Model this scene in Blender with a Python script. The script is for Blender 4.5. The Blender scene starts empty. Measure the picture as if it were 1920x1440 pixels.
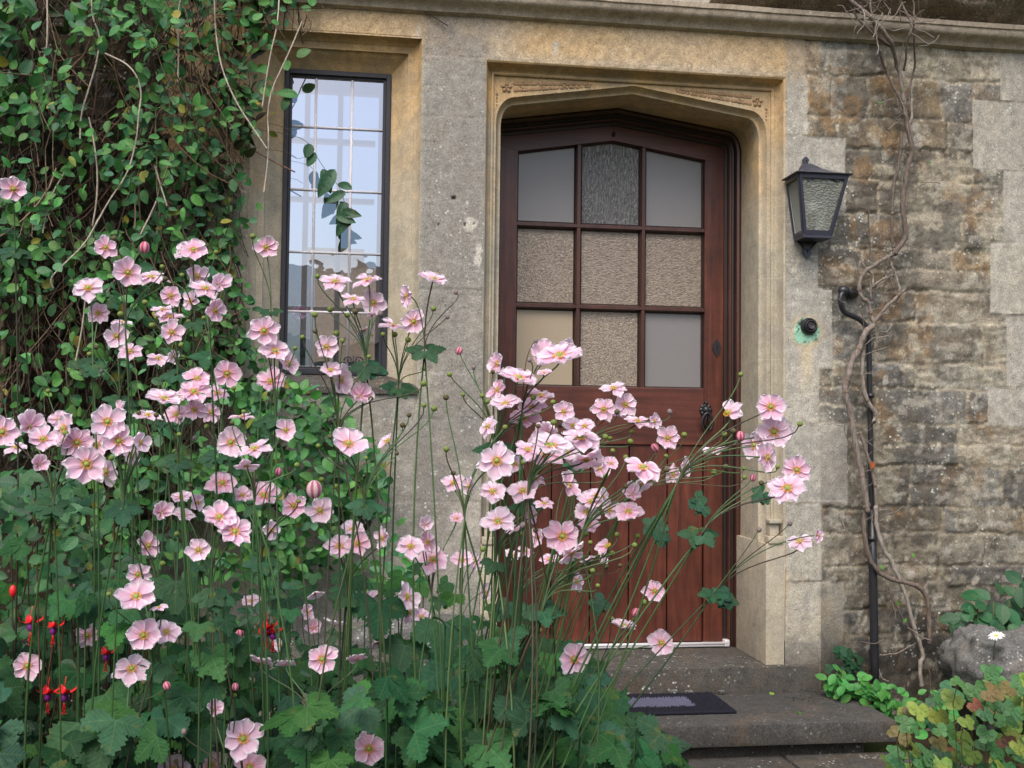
import bpy, bmesh, math, random
import numpy as np
from mathutils import Vector, Matrix
random.seed(11)
rng = np.random.default_rng(11)
R = math.radians
S = bpy.context.scene
COL = S.collection

# ------------------------------------------------------------------ camera
PITCH, YAW, ROLL, FPX, DIST, CAMZ = R(2.506), R(8.053), 0.0118, 2000.0, 3.6, 1.05
F_ = np.array([math.sin(YAW)*math.cos(PITCH), math.cos(YAW)*math.cos(PITCH), math.sin(PITCH)])
R0 = np.array([math.cos(YAW), -math.sin(YAW), 0.0]); U0 = np.cross(R0, F_)
CR = R0*math.cos(ROLL)+U0*math.sin(ROLL); CU = U0*math.cos(ROLL)-R0*math.sin(ROLL)
CP = np.array([0.0, -DIST, CAMZ])
cam = bpy.data.cameras.new("camera"); camo = bpy.data.objects.new("camera", cam); COL.objects.link(camo)
m = Matrix.Identity(4)
for i in range(3):
    m[i][0] = CR[i]; m[i][1] = CU[i]; m[i][2] = -F_[i]; m[i][3] = CP[i]
camo.matrix_world = m
cam.sensor_width = 36; cam.lens = 36*FPX/1920; cam.clip_start = 0.05; cam.clip_end = 400
S.camera = camo

# ------------------------------------------------------------------ world and sun
SUN_EL, SUN_AZ = R(52), R(204)
w = bpy.data.worlds.new("World"); S.world = w; w.use_nodes = True
nt = w.node_tree
sky = nt.nodes.new('ShaderNodeTexSky'); sky.sky_type = 'NISHITA'; sky.sun_disc = False
sky.sun_elevation = SUN_EL; sky.sun_rotation = SUN_AZ; sky.air_density = 1.0; sky.dust_density = 4.0; sky.ozone_density = 0.6
bg = nt.nodes['Background']; bg.inputs[1].default_value = 0.12
nt.links.new(sky.outputs[0], bg.inputs[0])
sl = bpy.data.lights.new("sun", 'SUN'); sl.energy = 1.1; sl.angle = R(40); sl.color = (1, .975, .95)
so = bpy.data.objects.new("sun", sl); COL.objects.link(so)
# light comes from behind the camera, high, a little from the left
sd = Vector((math.sin(SUN_AZ)*math.cos(SUN_EL), math.cos(SUN_AZ)*math.cos(SUN_EL), math.sin(SUN_EL)))
so.rotation_euler = sd.to_track_quat('Z', 'Y').to_euler()
S.view_settings.view_transform = 'Standard'; S.view_settings.look = 'None'
S.view_settings.exposure = 0.92; S.view_settings.gamma = 1

# ------------------------------------------------------------------ helpers
def at(px, py, Y=0.0):
    d = F_*FPX+CR*(px-960)-CU*(py-720)
    return CP+d*((Y+DIST)/d[1])
def atd(px, py, dep):
    d = F_*FPX+CR*(px-960)-CU*(py-720)
    return CP+d*(dep/FPX)
def tag(o, label=None, cat=None, group=None, kind=None):
    if label: o['label'] = label
    if cat: o['category'] = cat
    if group: o['group'] = group
    if kind: o['kind'] = kind
    return o
def empty(name, loc, label, cat, group=None):
    o = bpy.data.objects.new(name, None); COL.objects.link(o); o.location = loc
    o.empty_display_size = .1
    return tag(o, label, cat, group)
def link(name, me, parent=None, world=True):
    o = bpy.data.objects.new(name, me); COL.objects.link(o)
    if parent is not None:
        o.parent = parent
        if world:                               # mesh data is in world coordinates
            p = parent; off = Vector((0, 0, 0))
            while p is not None:
                off += Vector(p.location); p = p.parent
            o.location = -off
    return o
def mesh(name, V, Fs, mats, smooth=True, mi=None, cols=None, uvs=None):
    me = bpy.data.meshes.new(name)
    me.from_pydata([tuple(v) for v in V], [], [tuple(f) for f in Fs])
    for mm in (mats if isinstance(mats, (list, tuple)) else [mats]): me.materials.append(mm)
    if smooth: me.polygons.foreach_set('use_smooth', [True]*len(me.polygons))
    if mi is not None: me.polygons.foreach_set('material_index', mi)
    if cols is not None:
        a = me.color_attributes.new('Col', 'FLOAT_COLOR', 'POINT')
        c = np.ones((len(V), 4), np.float32); c[:, :3] = np.asarray(cols, np.float32)
        a.data.foreach_set('color', c.ravel())
    if uvs is not None:
        ul = me.uv_layers.new(name='UVMap')
        li = np.empty(len(me.loops), np.int32); me.loops.foreach_get('vertex_index', li)
        ul.data.foreach_set('uv', np.asarray(uvs, np.float32)[li].ravel())
    me.update()
    return me

class MB:
    """collects shapes into one mesh"""
    def __init__(s): s.V = []; s.F = []; s.M = []; s.C = []; s.U = []
    def add(s, V, Fs, mi=0, col=(1, 1, 1), uv=None):
        b = len(s.V); s.V += [tuple(v) for v in V]; s.F += [tuple(i+b for i in f) for f in Fs]
        s.M += [mi]*len(Fs); s.C += [col]*len(V); s.U += (uv if uv is not None else [(0, 0)]*len(V))
    def box(s, x0, x1, y0, y1, z0, z1, mi=0, bev=0.0, col=(1, 1, 1)):
        if bev <= 0:
            V = [(x, y, z) for x in (x0, x1) for y in (y0, y1) for z in (z0, z1)]
            s.add(V, [(0, 1, 3, 2), (4, 6, 7, 5), (0, 4, 5, 1), (2, 3, 7, 6), (0, 2, 6, 4), (1, 5, 7, 3)], mi, col); return
        bm = bmesh.new(); bmesh.ops.create_cube(bm, size=1)
        for v in bm.verts: v.co = Vector(((x0+x1)/2+v.co.x*(x1-x0), (y0+y1)/2+v.co.y*(y1-y0), (z0+z1)/2+v.co.z*(z1-z0)))
        bmesh.ops.bevel(bm, geom=bm.edges[:], offset=bev, segments=2, affect='EDGES', profile=.6)
        bm.verts.ensure_lookup_table()
        s.add([v.co[:] for v in bm.verts], [[v.index for v in f.verts] for f in bm.faces], mi, col); bm.free()
    def tube(s, P, rad, n=6, mi=0, col=(1, 1, 1), cap=True):
        P = [Vector(p) for p in P]; k = len(P)
        rs = rad if isinstance(rad, (list, tuple)) else [rad]*k
        V = []; up = Vector((0.13, 0.31, 0.94)); prev = None
        for i in range(k):
            t = (P[min(i+1, k-1)]-P[max(i-1, 0)])
            if t.length < 1e-9: t = Vector((0, 0, 1))
            t.normalize()
            if prev is None:
                a = t.cross(up)
                if a.length < .1: a = t.cross(Vector((1, 0, 0)))
            else: a = prev-t*prev.dot(t)
            a.normalize(); prev = a; b = t.cross(a)
            for j in range(n):
                an = 2*math.pi*j/n
                V.append(P[i]+(a*math.cos(an)+b*math.sin(an))*rs[i])
        Fs = [(i*n+j, i*n+(j+1) % n, (i+1)*n+(j+1) % n, (i+1)*n+j) for i in range(k-1) for j in range(n)]
        if cap: Fs += [tuple(range(n))[::-1], tuple((k-1)*n+j for j in range(n))]
        s.add(V, Fs, mi, col)
    def ball(s, c, r, mi=0, sc=(1, 1, 1), u=10, v=7, col=(1, 1, 1), M=None):
        V = []; Fs = []
        for i in range(v+1):
            th = math.pi*i/v
            for j in range(u):
                ph = 2*math.pi*j/u
                p = Vector((math.sin(th)*math.cos(ph)*sc[0]*r, math.sin(th)*math.sin(ph)*sc[1]*r, math.cos(th)*sc[2]*r))
                if M is not None: p = M @ p
                V.append(Vector(c)+p)
        for i in range(v):
            for j in range(u): Fs.append((i*u+j, (i+1)*u+j, (i+1)*u+(j+1) % u, i*u+(j+1) % u))
        s.add(V, Fs, mi, col)
    def lathe(s, prof, c, M=None, n=24, mi=0, col=(1, 1, 1)):
        """prof [(r,h)] round local z, M maps local to world"""
        V = []
        for r, h in prof:
            for j in range(n):
                a = 2*math.pi*j/n; p = Vector((r*math.cos(a), r*math.sin(a), h))
                if M is not None: p = M @ p
                V.append(Vector(c)+p)
        k = len(prof)
        s.add(V, [(i*n+j, i*n+(j+1) % n, (i+1)*n+(j+1) % n, (i+1)*n+j) for i in range(k-1) for j in range(n)], mi, col)
    def build(s, name, mats, parent=None, smooth=True, world=True, cols=False, uvs=False, auto=None):
        me = mesh(name, s.V, s.F, mats, smooth, s.M, s.C if cols else None, s.U if uvs else None)
        if auto is not None: me.set_sharp_from_angle(angle=R(auto))
        return link(name, me, parent, world)

# value noise for numpy grids
def vnoise(x, y, seed=0):
    xi = np.floor(x).astype(np.int64); yi = np.floor(y).astype(np.int64)
    fx = x-xi; fy = y-yi; fx = fx*fx*(3-2*fx); fy = fy*fy*(3-2*fy)
    def h(a, b):
        n = (a*374761393+b*668265263+seed*1442695041) & 0xffffffff
        n = ((n ^ (n >> 13))*1274126177) & 0xffffffff
        return ((n ^ (n >> 16)) & 0xffff)/65535.0
    return (h(xi, yi)*(1-fx)+h(xi+1, yi)*fx)*(1-fy)+(h(xi, yi+1)*(1-fx)+h(xi+1, yi+1)*fx)*fy
def fbm(x, y, s, seed=0, o=4):
    v = 0; a = .5; t = 0
    for i in range(o):
        v = v+a*vnoise(x*s+17.3*i, y*s-9.1*i, seed+i*7); t += a; a *= .55; s *= 2.03
    return v/t
def sst(a, b, x):
    t = np.clip((x-a)/(b-a), 0, 1); return t*t*(3-2*t)

# ------------------------------------------------------------------ materials
class NT:
    def __init__(s, name):
        s.m = bpy.data.materials.new(name); s.m.use_nodes = True; s.t = s.m.node_tree
        s.b = s.t.nodes['Principled BSDF']; s.out = s.t.nodes['Material Output']
    def n(s, typ, **k):
        x = s.t.nodes.new(typ)
        for a, v in k.items():
            if a[0] == '_': setattr(x, a[1:], v)
            else:
                key = a.replace('__', ' ')
                x.inputs[int(key[1:]) if key[0] == 'i' and key[1:].isdigit() else key].default_value = v
        return x
    def l(s, a, b): s.t.links.new(a, b)
    def co(s, kind='Object', scale=(1, 1, 1)):
        c = s.n('ShaderNodeTexCoord'); mp = s.n('ShaderNodeMapping'); mp.inputs['Scale'].default_value = scale
        s.l(c.outputs[kind], mp.inputs[0]); return mp.outputs[0]
    def noise(s, v, sc, det=5, rough=.6, dist=0):
        x = s.n('ShaderNodeTexNoise', Scale=sc, Detail=det, Roughness=rough, Distortion=dist); s.l(v, x.inputs['Vector']); return x.outputs['Fac']
    def ramp(s, f, stops):
        x = s.n('ShaderNodeValToRGB'); e = x.color_ramp.elements
        while len(e) < len(stops): e.new(.5)
        for i, (p, c) in enumerate(stops): e[i].position = p; e[i].color = (c, c, c, 1) if isinstance(c, (int, float)) else (*c, 1)
        s.l(f, x.inputs[0]); return x.outputs[0]
    def mix(s, f, a, b, mode='MIX'):
        x = s.n('ShaderNodeMix', _data_type='RGBA', _blend_type=mode)
        for v, i in ((f, 0), (a, 6), (b, 7)):
            if isinstance(v, (int, float)): x.inputs[i].default_value = v
            elif isinstance(v, tuple): x.inputs[i].default_value = (*v, 1)
            else: s.l(v, x.inputs[i])
        return x.outputs[2]
    def math(s, op, a, b=0.0):
        x = s.n('ShaderNodeMath', _operation=op)
        for v, i in ((a, 0), (b, 1)):
            if isinstance(v, (int, float)): x.inputs[i].default_value = v
            else: s.l(v, x.inputs[i])
        return x.outputs[0]
    def bump(s, h, st, d=.01):
        x = s.n('ShaderNodeBump', Strength=st, Distance=d); s.l(h, x.inputs['Height']); s.l(x.outputs[0], s.b.inputs['Normal']); return x
    def base(s, c, rough=.8, spec=.3, metal=0):
        if isinstance(c, tuple): s.b.inputs['Base Color'].default_value = (*c, 1)
        else: s.l(c, s.b.inputs['Base Color'])
        s.b.inputs['Roughness'].default_value = rough; s.b.inputs['Specular IOR Level'].default_value = spec; s.b.inputs['Metallic'].default_value = metal
        return s

def stone_mat(name, colour=None, speck=.5, pits=1.0, attr=True, lichen=.0, vari=.5, bumpd=.004, stain=False):
    n = NT(name); v = n.co()
    if attr: c = n.n('ShaderNodeVertexColor', _layer_name='Col').outputs[0]
    elif stain:
        sz_ = n.n('ShaderNodeSeparateXYZ'); n.l(v, sz_.inputs[0])
        zz = n.math('ADD', sz_.outputs[2], n.math('MULTIPLY', n.math('SUBTRACT', n.noise(v, 3.5, 4), .5), 1.1))
        c = n.mix(n.ramp(n.math('MULTIPLY', zz, .4), [(.70, 0.0), (.96, 1.0)]), n.mix(n.ramp(n.noise(v, 6, 5), [(.35, 0.0), (.65, 1.0)]), (.34, .315, .25), (.46, .40, .30)), n.mix(n.ramp(n.noise(v, 7, 5), [(.35, 0.0), (.65, 1.0)]), (.34, .235, .12), (.54, .36, .17)))
        jt = n.math('LESS_THAN', n.math('ABSOLUTE', n.math('SUBTRACT', n.math('FRACT', n.math('MULTIPLY', sz_.outputs[2], 3.42)), .5)), .0075)
        c = n.mix(n.math('MULTIPLY', jt, .32), c, (.52, .47, .38))
    else: c = n.mix(n.noise(v, 4, 4), tuple(x*.7 for x in colour), tuple(min(1, x*1.25) for x in colour))
    f1 = n.noise(v, 28, 6, .7); c = n.mix(vari, c, n.ramp(f1, [(.25, .25), (.5, .55), (.78, .9)]), 'OVERLAY')
    f2 = n.noise(v, 170, 4, .75)
    c = n.mix(speck, c, n.ramp(f2, [(.3, .22), (.5, .5), (.72, .86)]), 'OVERLAY')
    warm = n.noise(v, 9, 5, .65)
    c = n.mix(n.math('MULTIPLY', n.ramp(warm, [(.5, 0.0), (.72, 1.0)]), .22), c, n.mix(.5, c, (.36, .20, .07)))
    dk = n.ramp(n.noise(v, 85, 5, .7), [(.30, 1.0), (.42, 0.0)])
    c = n.mix(n.math('MULTIPLY', dk, .55*pits), c, (.035, .032, .03))
    if lichen > 0:
        vo = n.n('ShaderNodeTexVoronoi', Scale=62, Randomness=1); n.l(v, vo.inputs['Vector'])
        sp = n.ramp(vo.outputs['Distance'], [(.18, 1.0), (.30, 0.0)])
        msk = n.ramp(n.noise(v, 3.2, 5, .6), [(.44, 0.0), (.60, 1.0)])
        msk2 = n.ramp(n.noise(v, 30, 3, .6), [(.46, 0.0), (.58, 1.0)])
        c = n.mix(n.math('MULTIPLY', n.math('MULTIPLY', sp, msk), n.math('MULTIPLY', msk2, lichen)), c, (.60, .62, .56))
    n.base(c, .93, .15)
    h = n.math('ADD', n.math('MULTIPLY', f1, .8), n.math('MULTIPLY', f2, .35))
    n.bump(h, .8, bumpd)
    return n.m
M = {}
M['wall'] = stone_mat('old_limestone', speck=.62, lichen=.9, vari=.55, bumpd=.006)
M['dressed'] = stone_mat('dressed_limestone', (.46, .33, .19), attr=False, speck=.35, pits=.35, vari=.35, bumpd=.002, stain=True)
M['carved'] = stone_mat('carved_limestone', (.32, .21, .12), attr=False, speck=.4, pits=.7, vari=.5, bumpd=.002)
M['string'] = stone_mat('string_limestone', (.38, .32, .25), attr=False, speck=.5, pits=.4, vari=.7, bumpd=.004)
M['step'] = stone_mat('step_stone', (.075, .070, .062), attr=False, speck=.75, pits=.8, lichen=.8, vari=.6, bumpd=.004)
M['tread'] = stone_mat('tread_stone', (.070, .067, .062), attr=False, speck=.8, pits=.8, lichen=.35, vari=.5, bumpd=.003)
M['roofstone'] = stone_mat('mossy_roof_stone', (.22, .175, .125), attr=False, speck=.9, pits=1.0, lichen=.8, vari=.9, bumpd=.012)
M['rock'] = stone_mat('weathered_rock', (.135, .135, .128), attr=False, speck=.9, pits=.8, lichen=1.0, vari=.8, bumpd=.01)
M['far'] = stone_mat('far_stone', (.40, .32, .23), attr=False, speck=.3, pits=.6, vari=.7, bumpd=.004)

def wood_mat(name, a, b, rough=.38, axis=2, coat=.3):
    n = NT(name); sc = [38, 38, 38]; sc[axis] = 2.2
    v = n.co(scale=tuple(sc)); g = n.noise(v, 1.0, 6, .65, .6)
    v2 = n.co(); g2 = n.noise(v2, 6, 7, .75)
    c = n.mix(n.ramp(g, [(.3, 0.0), (.7, 1.0)]), a, b)
    c = n.mix(n.math('MULTIPLY', n.ramp(g2, [(.4, 0.0), (.7, 1.0)]), .55), c, tuple(x*.35 for x in a))
    n.base(c, rough, .4); n.b.inputs['Coat Weight'].default_value = coat; n.b.inputs['Coat Roughness'].default_value = .35
    n.bump(g, .25, .002); return n.m
M['wood'] = wood_mat('mahogany_vertical', (.045, .013, .009), (.165, .045, .026))
M['woodh'] = wood_mat('mahogany_horizontal', (.055, .016, .011), (.16, .045, .028), axis=0)
M['wooddark'] = wood_mat('dark_wood_and_bead_shadow', (.014, .009, .008), (.035, .016, .012), .45)
M['woodmid'] = wood_mat('red_brown_frame', (.04, .014, .009), (.10, .034, .022), .4)
def plain(name, c, rough=.5, spec=.4, metal=0, nz=.0, nsc=60):
    n = NT(name)
    if nz > 0:
        f = n.noise(n.co(), nsc, 5, .65); n.base(n.mix(f, tuple(x*(1-nz) for x in c), tuple(min(1, x*(1+nz)) for x in c)), rough, spec, metal); n.bump(f, .3, .002)
    else: n.base(c, rough, spec, metal)
    return n.m
M['iron'] = plain('black_iron', (.018, .018, .022), .42, .5, .0, .4)
M['windowiron'] = plain('window_iron', (.022, .022, .030), .5, .4, 0, .3)
M['lantern'] = plain('lantern_paint', (.035, .036, .055), .38, .5, 0, .25)
M['lead'] = plain('lead_came', (.62, .59, .62), .5, .4, 0, .12)
M['alu'] = plain('metal_threshold', (.66, .65, .67), .35, .5, .1, .12)
M['black'] = plain('dark_void', (.008, .008, .008), 1, 0)
M['pipe'] = plain('black_pipe', (.02, .02, .024), .35, .5, 0, .3)
M['rubber'] = plain('rubber_mat', (.014, .014, .022), .8, .2, 0, .3)
M['fibre'] = plain('grey_mat_fibre', (.13, .13, .19), .95, .1, 0, .5, 300)
M['bulb'] = plain('bulb', (.75, .75, .72), .2, .5)
M['plaster'] = plain('interior_plaster', (.5, .5, .52), .9, .1)
M['barpaint'] = plain('far_window_paint', (.80, .81, .86), .6, .3)
M['soil'] = plain('soil', (.03, .022, .015), 1, .05, 0, .6, 30)
M['cloth'] = plain('turquoise_cloth', (.30, .55, .50), .9, .1)
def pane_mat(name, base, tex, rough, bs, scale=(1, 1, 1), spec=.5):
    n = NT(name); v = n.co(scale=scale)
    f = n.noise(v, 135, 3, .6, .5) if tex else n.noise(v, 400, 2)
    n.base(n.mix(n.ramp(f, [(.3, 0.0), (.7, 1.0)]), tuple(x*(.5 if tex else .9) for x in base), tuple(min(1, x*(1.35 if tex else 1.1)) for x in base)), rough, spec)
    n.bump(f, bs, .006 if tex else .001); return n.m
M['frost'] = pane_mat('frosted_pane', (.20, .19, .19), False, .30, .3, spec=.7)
M['frostw'] = pane_mat('frosted_pane_lit_tone', (.38, .31, .22), False, .34, .3, spec=.5)  # pane tones differ to stand in for reflections and light from inside
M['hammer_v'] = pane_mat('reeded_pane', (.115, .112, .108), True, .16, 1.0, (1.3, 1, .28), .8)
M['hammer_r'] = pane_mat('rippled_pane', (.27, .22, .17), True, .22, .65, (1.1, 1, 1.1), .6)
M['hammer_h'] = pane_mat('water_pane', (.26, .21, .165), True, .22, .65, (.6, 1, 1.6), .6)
# window glass: clear, with a mirror-like share
n = NT('window_glass'); t = n.t; gl = n.n('ShaderNodeBsdfGlossy', Roughness=.01); tr = n.n('ShaderNodeBsdfTransparent')
gl.inputs[0].default_value = (.62, .65, .73, 1); tr.inputs[0].default_value = (.54, .57, .64, 1)
bn = n.n('ShaderNodeBump', Strength=.08, Distance=.01); n.l(n.noise(n.co(), 9, 2), bn.inputs['Height']); n.l(bn.outputs[0], gl.inputs['Normal'])
fr = n.n('ShaderNodeFresnel', IOR=1.9); mx = n.n('ShaderNodeMixShader'); n.l(n.math('ADD', fr.outputs[0], .40), mx.inputs[0])
n.l(tr.outputs[0], mx.inputs[1]); n.l(gl.outputs[0], mx.inputs[2]); n.l(mx.outputs[0], n.out.inputs[0]); M['glass'] = n.m
# lantern glass, dimpled
n = NT('dimpled_glass'); vo = n.n('ShaderNodeTexVoronoi', Scale=130, Randomness=.9); n.l(n.co(), vo.inputs['Vector'])
gl = n.n('ShaderNodeBsdfGlossy', Roughness=.3); tr = n.n('ShaderNodeBsdfTransparent'); df = n.n('ShaderNodeBsdfDiffuse')
df.inputs[0].default_value = (.33, .33, .27, 1); tr.inputs[0].default_value = (.75, .78, .72, 1)
bn = n.n('ShaderNodeBump', Strength=.55, Distance=.004); n.l(vo.outputs[0], bn.inputs['Height'])
for q in (gl, df): n.l(bn.outputs[0], q.inputs['Normal'])
m1 = n.n('ShaderNodeMixShader'); n.l(n.ramp(vo.outputs[0], [(.1, .50), (.6, .42)]), m1.inputs[0]); n.l(tr.outputs[0], m1.inputs[1]); n.l(df.outputs[0], m1.inputs[2])
m2 = n.n('ShaderNodeMixShader'); m2.inputs[0].default_value = .16; n.l(m1.outputs[0], m2.inputs[1]); n.l(gl.outputs[0], m2.inputs[2]); n.l(m2.outputs[0], n.out.inputs[0]); M['dimple'] = n.m

def leaf_mat(name, veins=.5, trans=.25, rough=.5, spec=.35, side=6, backc=None):
    n = NT(name)
    c = n.n('ShaderNodeVertexColor', _layer_name='Col').outputs[0]
    uv = n.n('ShaderNodeTexCoord').outputs['UV']
    sp = n.n('ShaderNodeSeparateXYZ'); n.l(uv, sp.inputs[0])
    ax = n.math('ABSOLUTE', sp.outputs[0])
    mid = n.math('LESS_THAN', ax, .018)
    wv = n.math('SUBTRACT', sp.outputs[1], n.math('MULTIPLY', ax, .9))
    st = n.math('FRACT', n.math('MULTIPLY', wv, side)); stl = n.math('LESS_THAN', st, .10)
    vm = n.math('MULTIPLY', n.math('MAXIMUM', mid, stl), veins)
    f = n.noise(n.co(), 90, 4)
    c = n.mix(.5, c, n.ramp(f, [(.3, .3), (.7, .72)]), 'OVERLAY')
    f3 = n.noise(n.co(), 22, 5, .7); c = n.mix(n.math('MULTIPLY', n.ramp(f3, [(.60, 0.0), (.68, 1.0)]), .55), c, (.13, .12, .03))
    c = n.mix(vm, c, n.mix(.4, c, (.28, .40, .18)))
    n.base(c, rough, spec)
    h = n.math('ADD', n.math('MULTIPLY', f, .6), n.math('ABSOLUTE', n.math('SUBTRACT', st, .5)))
    n.bump(h, .35, .002)
    tl = n.n('ShaderNodeBsdfTranslucent'); n.l(n.mix(.5, c, (.10, .26, .03)), tl.inputs[0])
    ms = n.n('ShaderNodeMixShader'); ms.inputs[0].default_value = trans
    n.l(n.b.outputs[0], ms.inputs[1]); n.l(tl.outputs[0], ms.inputs[2]); n.l(ms.outputs[0], n.out.inputs[0])
    return n.m
M['leaf'] = leaf_mat('creeper_leaf', .25, .2, .5)
M['aleaf'] = leaf_mat('anemone_leaf', .22, .18, .62, .13, 7)
M['rleaf'] = leaf_mat('lobed_leaf', .5, .2, .5)
def attr_mat(name, rough=.8, nz=.5, sc=120):
    n = NT(name); c = n.n('ShaderNodeVertexColor', _layer_name='Col').outputs[0]
    f = n.noise(n.co(scale=(1, 1, .3)), sc, 5, .7)
    n.base(n.mix(nz, c, n.ramp(f, [(.3, .2), (.7, .8)]), 'OVERLAY'), rough, .25); n.bump(f, .4, .002); return n.m
M['twig'] = attr_mat('bark', .85, .85); M['stem'] = attr_mat('green_stem', .55, .3, 60)
# petals: pink towards the middle of each petal, paler rim; UV.y runs base to tip, UV.x across
n = NT('anemone_petal'); uv = n.n('ShaderNodeTexCoord').outputs['UV']; sp = n.n('ShaderNodeSeparateXYZ'); n.l(uv, sp.inputs[0])
oi = n.n('ShaderNodeObjectInfo')
axx = n.math('ABSOLUTE', sp.outputs[0])
edge = n.math('MAXIMUM', axx, sp.outputs[1])
mp = n.n('ShaderNodeMapping'); mp.inputs['Scale'].default_value = (26, 1.6, 1); n.l(uv, mp.inputs[0])
streak = n.noise(mp.outputs[0], 1.0, 3)
col = n.mix(n.ramp(edge, [(.58, 0.0), (.96, 1.0)]), (.83, .53, .68), (.95, .88, .93))
col = n.mix(n.math('MULTIPLY', n.ramp(sp.outputs[1], [(.1, 1.0), (.55, 0.0)]), .35), col, (.80, .44, .60))
col = n.mix(n.math('MULTIPLY', n.ramp(streak, [(.45, 0.0), (.62, 1.0)]), .22), col, (.88, .62, .76))
hs = n.n('ShaderNodeHueSaturation'); n.l(col, hs.inputs['Color']); n.l(n.math('ADD', n.math('MULTIPLY', oi.outputs['Random'], .5), .75), hs.inputs['Saturation'])
n.l(n.math('ADD', n.math('MULTIPLY', oi.outputs['Random'], .02), .49), hs.inputs['Hue'])
n.base(hs.outputs[0], .55, .25); n.bump(streak, .3, .002)
n.b.inputs['Sheen Weight'].default_value = .2
tl = n.n('ShaderNodeBsdfTranslucent'); n.l(hs.outputs[0], tl.inputs[0]); ms = n.n('ShaderNodeMixShader'); ms.inputs[0].default_value = .38
n.l(n.b.outputs[0], ms.inputs[1]); n.l(tl.outputs[0], ms.inputs[2]); n.l(ms.outputs[0], n.out.inputs[0]); M['petal'] = n.m
M['stamen'] = plain('stamen', (.80, .42, .06), .7, .2, 0, .3, 300)
M['pistil'] = plain('green_centre', (.26, .34, .06), .6, .3, 0, .35, 400)
def striped(name, a, b):
    n = NT(name); sp = n.n('ShaderNodeSeparateXYZ'); n.l(n.co(), sp.inputs[0])
    an = n.math('SINE', n.math('MULTIPLY', n.math('ARCTAN2', sp.outputs[0], sp.outputs[1]), 6))
    f = n.math('ADD', an, n.math('MULTIPLY', n.noise(n.co(), 3, 4), 1.6)); n.base(n.mix(n.ramp(f, [(.25, 0.0), (1.0, 1.0)]), a, b), .6, .3); return n.m
M['seed'] = plain('seed_head_green', (.16, .22, .05), .7, .25, 0, .35, 300)
M['bud'] = striped('anemone_bud', (.34, .05, .09), (.62, .26, .34))
M['fred'] = plain('fuchsia_red', (.72, .02, .025), .35, .5, 0, .15)
M['fpurple'] = plain('fuchsia_purple', (.22, .02, .22), .5, .4, 0, .2)
M['white'] = plain('white_petal', (.85, .85, .82), .6, .2)
M['yellow'] = plain('daisy_yellow', (.75, .45, .03), .7, .2, 0, .3, 300)

# ================================================================== THE HOUSE
house = empty('stone_house', (0.94, 0.0, 0.04), 'old limestone cottage wall with a leaded window and an arched mahogany door', 'house')

# ---- front wall: dressed blocks round the openings, rubble courses to the right; one sheet with real relief
WX0, WX1, WZ1 = -0.38, 0.185, 2.385          # window opening in the wall face
DX0, DX1, DZ1 = 0.407, 1.486, 2.325          # door surround opening
def seg(keys, steps):
    o = []
    for a, b, s in zip(keys[:-1], keys[1:], steps):
        o.append(np.linspace(a, b, max(2, int(round((b-a)/s))+1))[:-1])
    return np.concatenate(o+[[keys[-1]]])
xs = seg([-3.6, -1.4, WX0, WX1, DX0, DX1, 2.45, 4.6], [.03, .014, .014, .005, .010, .005, .018])
zs = seg([-0.1, .24, 1.185, DZ1, WZ1, 2.95], [.012, .006, .006, .005, .008])
X, Z = np.meshgrid(xs, zs)
wx = X+(fbm(X, Z, 9, 3, 3)-.5)*.030+(fbm(X, Z, 40, 5, 2)-.5)*.016
wz = Z+(fbm(X, Z, 8, 8, 3)-.5)*.026+(fbm(X, Z, 45, 9, 2)-.5)*.014
DR = (X > -.66) & (X < 1.74); H = np.where(DR | (X > 2.2), -.002, -.005); C = np.zeros(X.shape+(3,)); C[:] = (.30, .265, .20); C[DR] = (.36, .33, .26)
C *= (.8+.5*fbm(X, Z, 20, 2, 4))[..., None]
RUB = np.zeros(X.shape, bool)
def paint(x0, x1, z0, z1, h, col, rad=.004, warp=False, gap=.004, rough=.0, seed=0, hb=-.005):
    i0, i1 = np.searchsorted(zs, [z0-.04, z1+.04]); j0, j1 = np.searchsorted(xs, [x0-.04, x1+.04])
    if i1 <= i0 or j1 <= j0: return
    sl_ = (slice(i0, i1), slice(j0, j1)); Xs, Zs = X[sl_], Z[sl_]
    xx, zz = (wx[sl_], wz[sl_]) if warp else (Xs, Zs)
    d = np.minimum(np.minimum(xx-x0, x1-xx), np.minimum(zz-z0, z1-zz))-gap
    k = d > 0
    t = np.clip(d/rad, 0, 1); t = 1-(1-t)**2
    hh = hb*(1-t)+(h+((fbm(Xs*.6, Zs, 22, seed, 5)-.5)*rough if rough else 0))*t
    H[sl_][k] = (hh)[k]; RUB[sl_][k] = warp
    e = sst(0, .006, d)[..., None]
    cc = np.array(col)*np.ones_like(C[sl_])
    if warp: cc = C[sl_]*(1-e)+cc*e
    C[sl_][k] = cc[k]
rr = random.Random(5)
# rubble courses (right of the door, and again left of the window behind the creeper)
PAL = [(.24, .21, .16), (.20, .18, .145), (.28, .255, .20), (.18, .17, .15), (.26, .20, .125), (.25, .235, .19), (.20, .195, .175), (.29, .26, .205)]
def rubble(xa, xb, za, zb, hm=1.0):
    z = za; s = 40
    while z < zb:
        h = rr.choice([.075, .09, .10, .115, .13, .15])*hm; x = xa-rr.random()*.2
        while x < xb:
            wd = rr.choice([.14, .18, .22, .28, .34, .42]); c = rr.choice(PAL); k = .8+rr.random()*.4
            sub = rr.random() < .18 and h > .1
            parts = [(z, z+h*.5), (z+h*.5, z+h)] if sub else [(z, z+h)]
            for a, b in parts:
                paint(x, x+wd, a, b, rr.uniform(-.003, .004), tuple(q*k for q in c), .006, True, .0035, .018, s); s += 1
            x += wd
        z += h
rubble(1.50, 4.80, -.1, 2.5)
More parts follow.
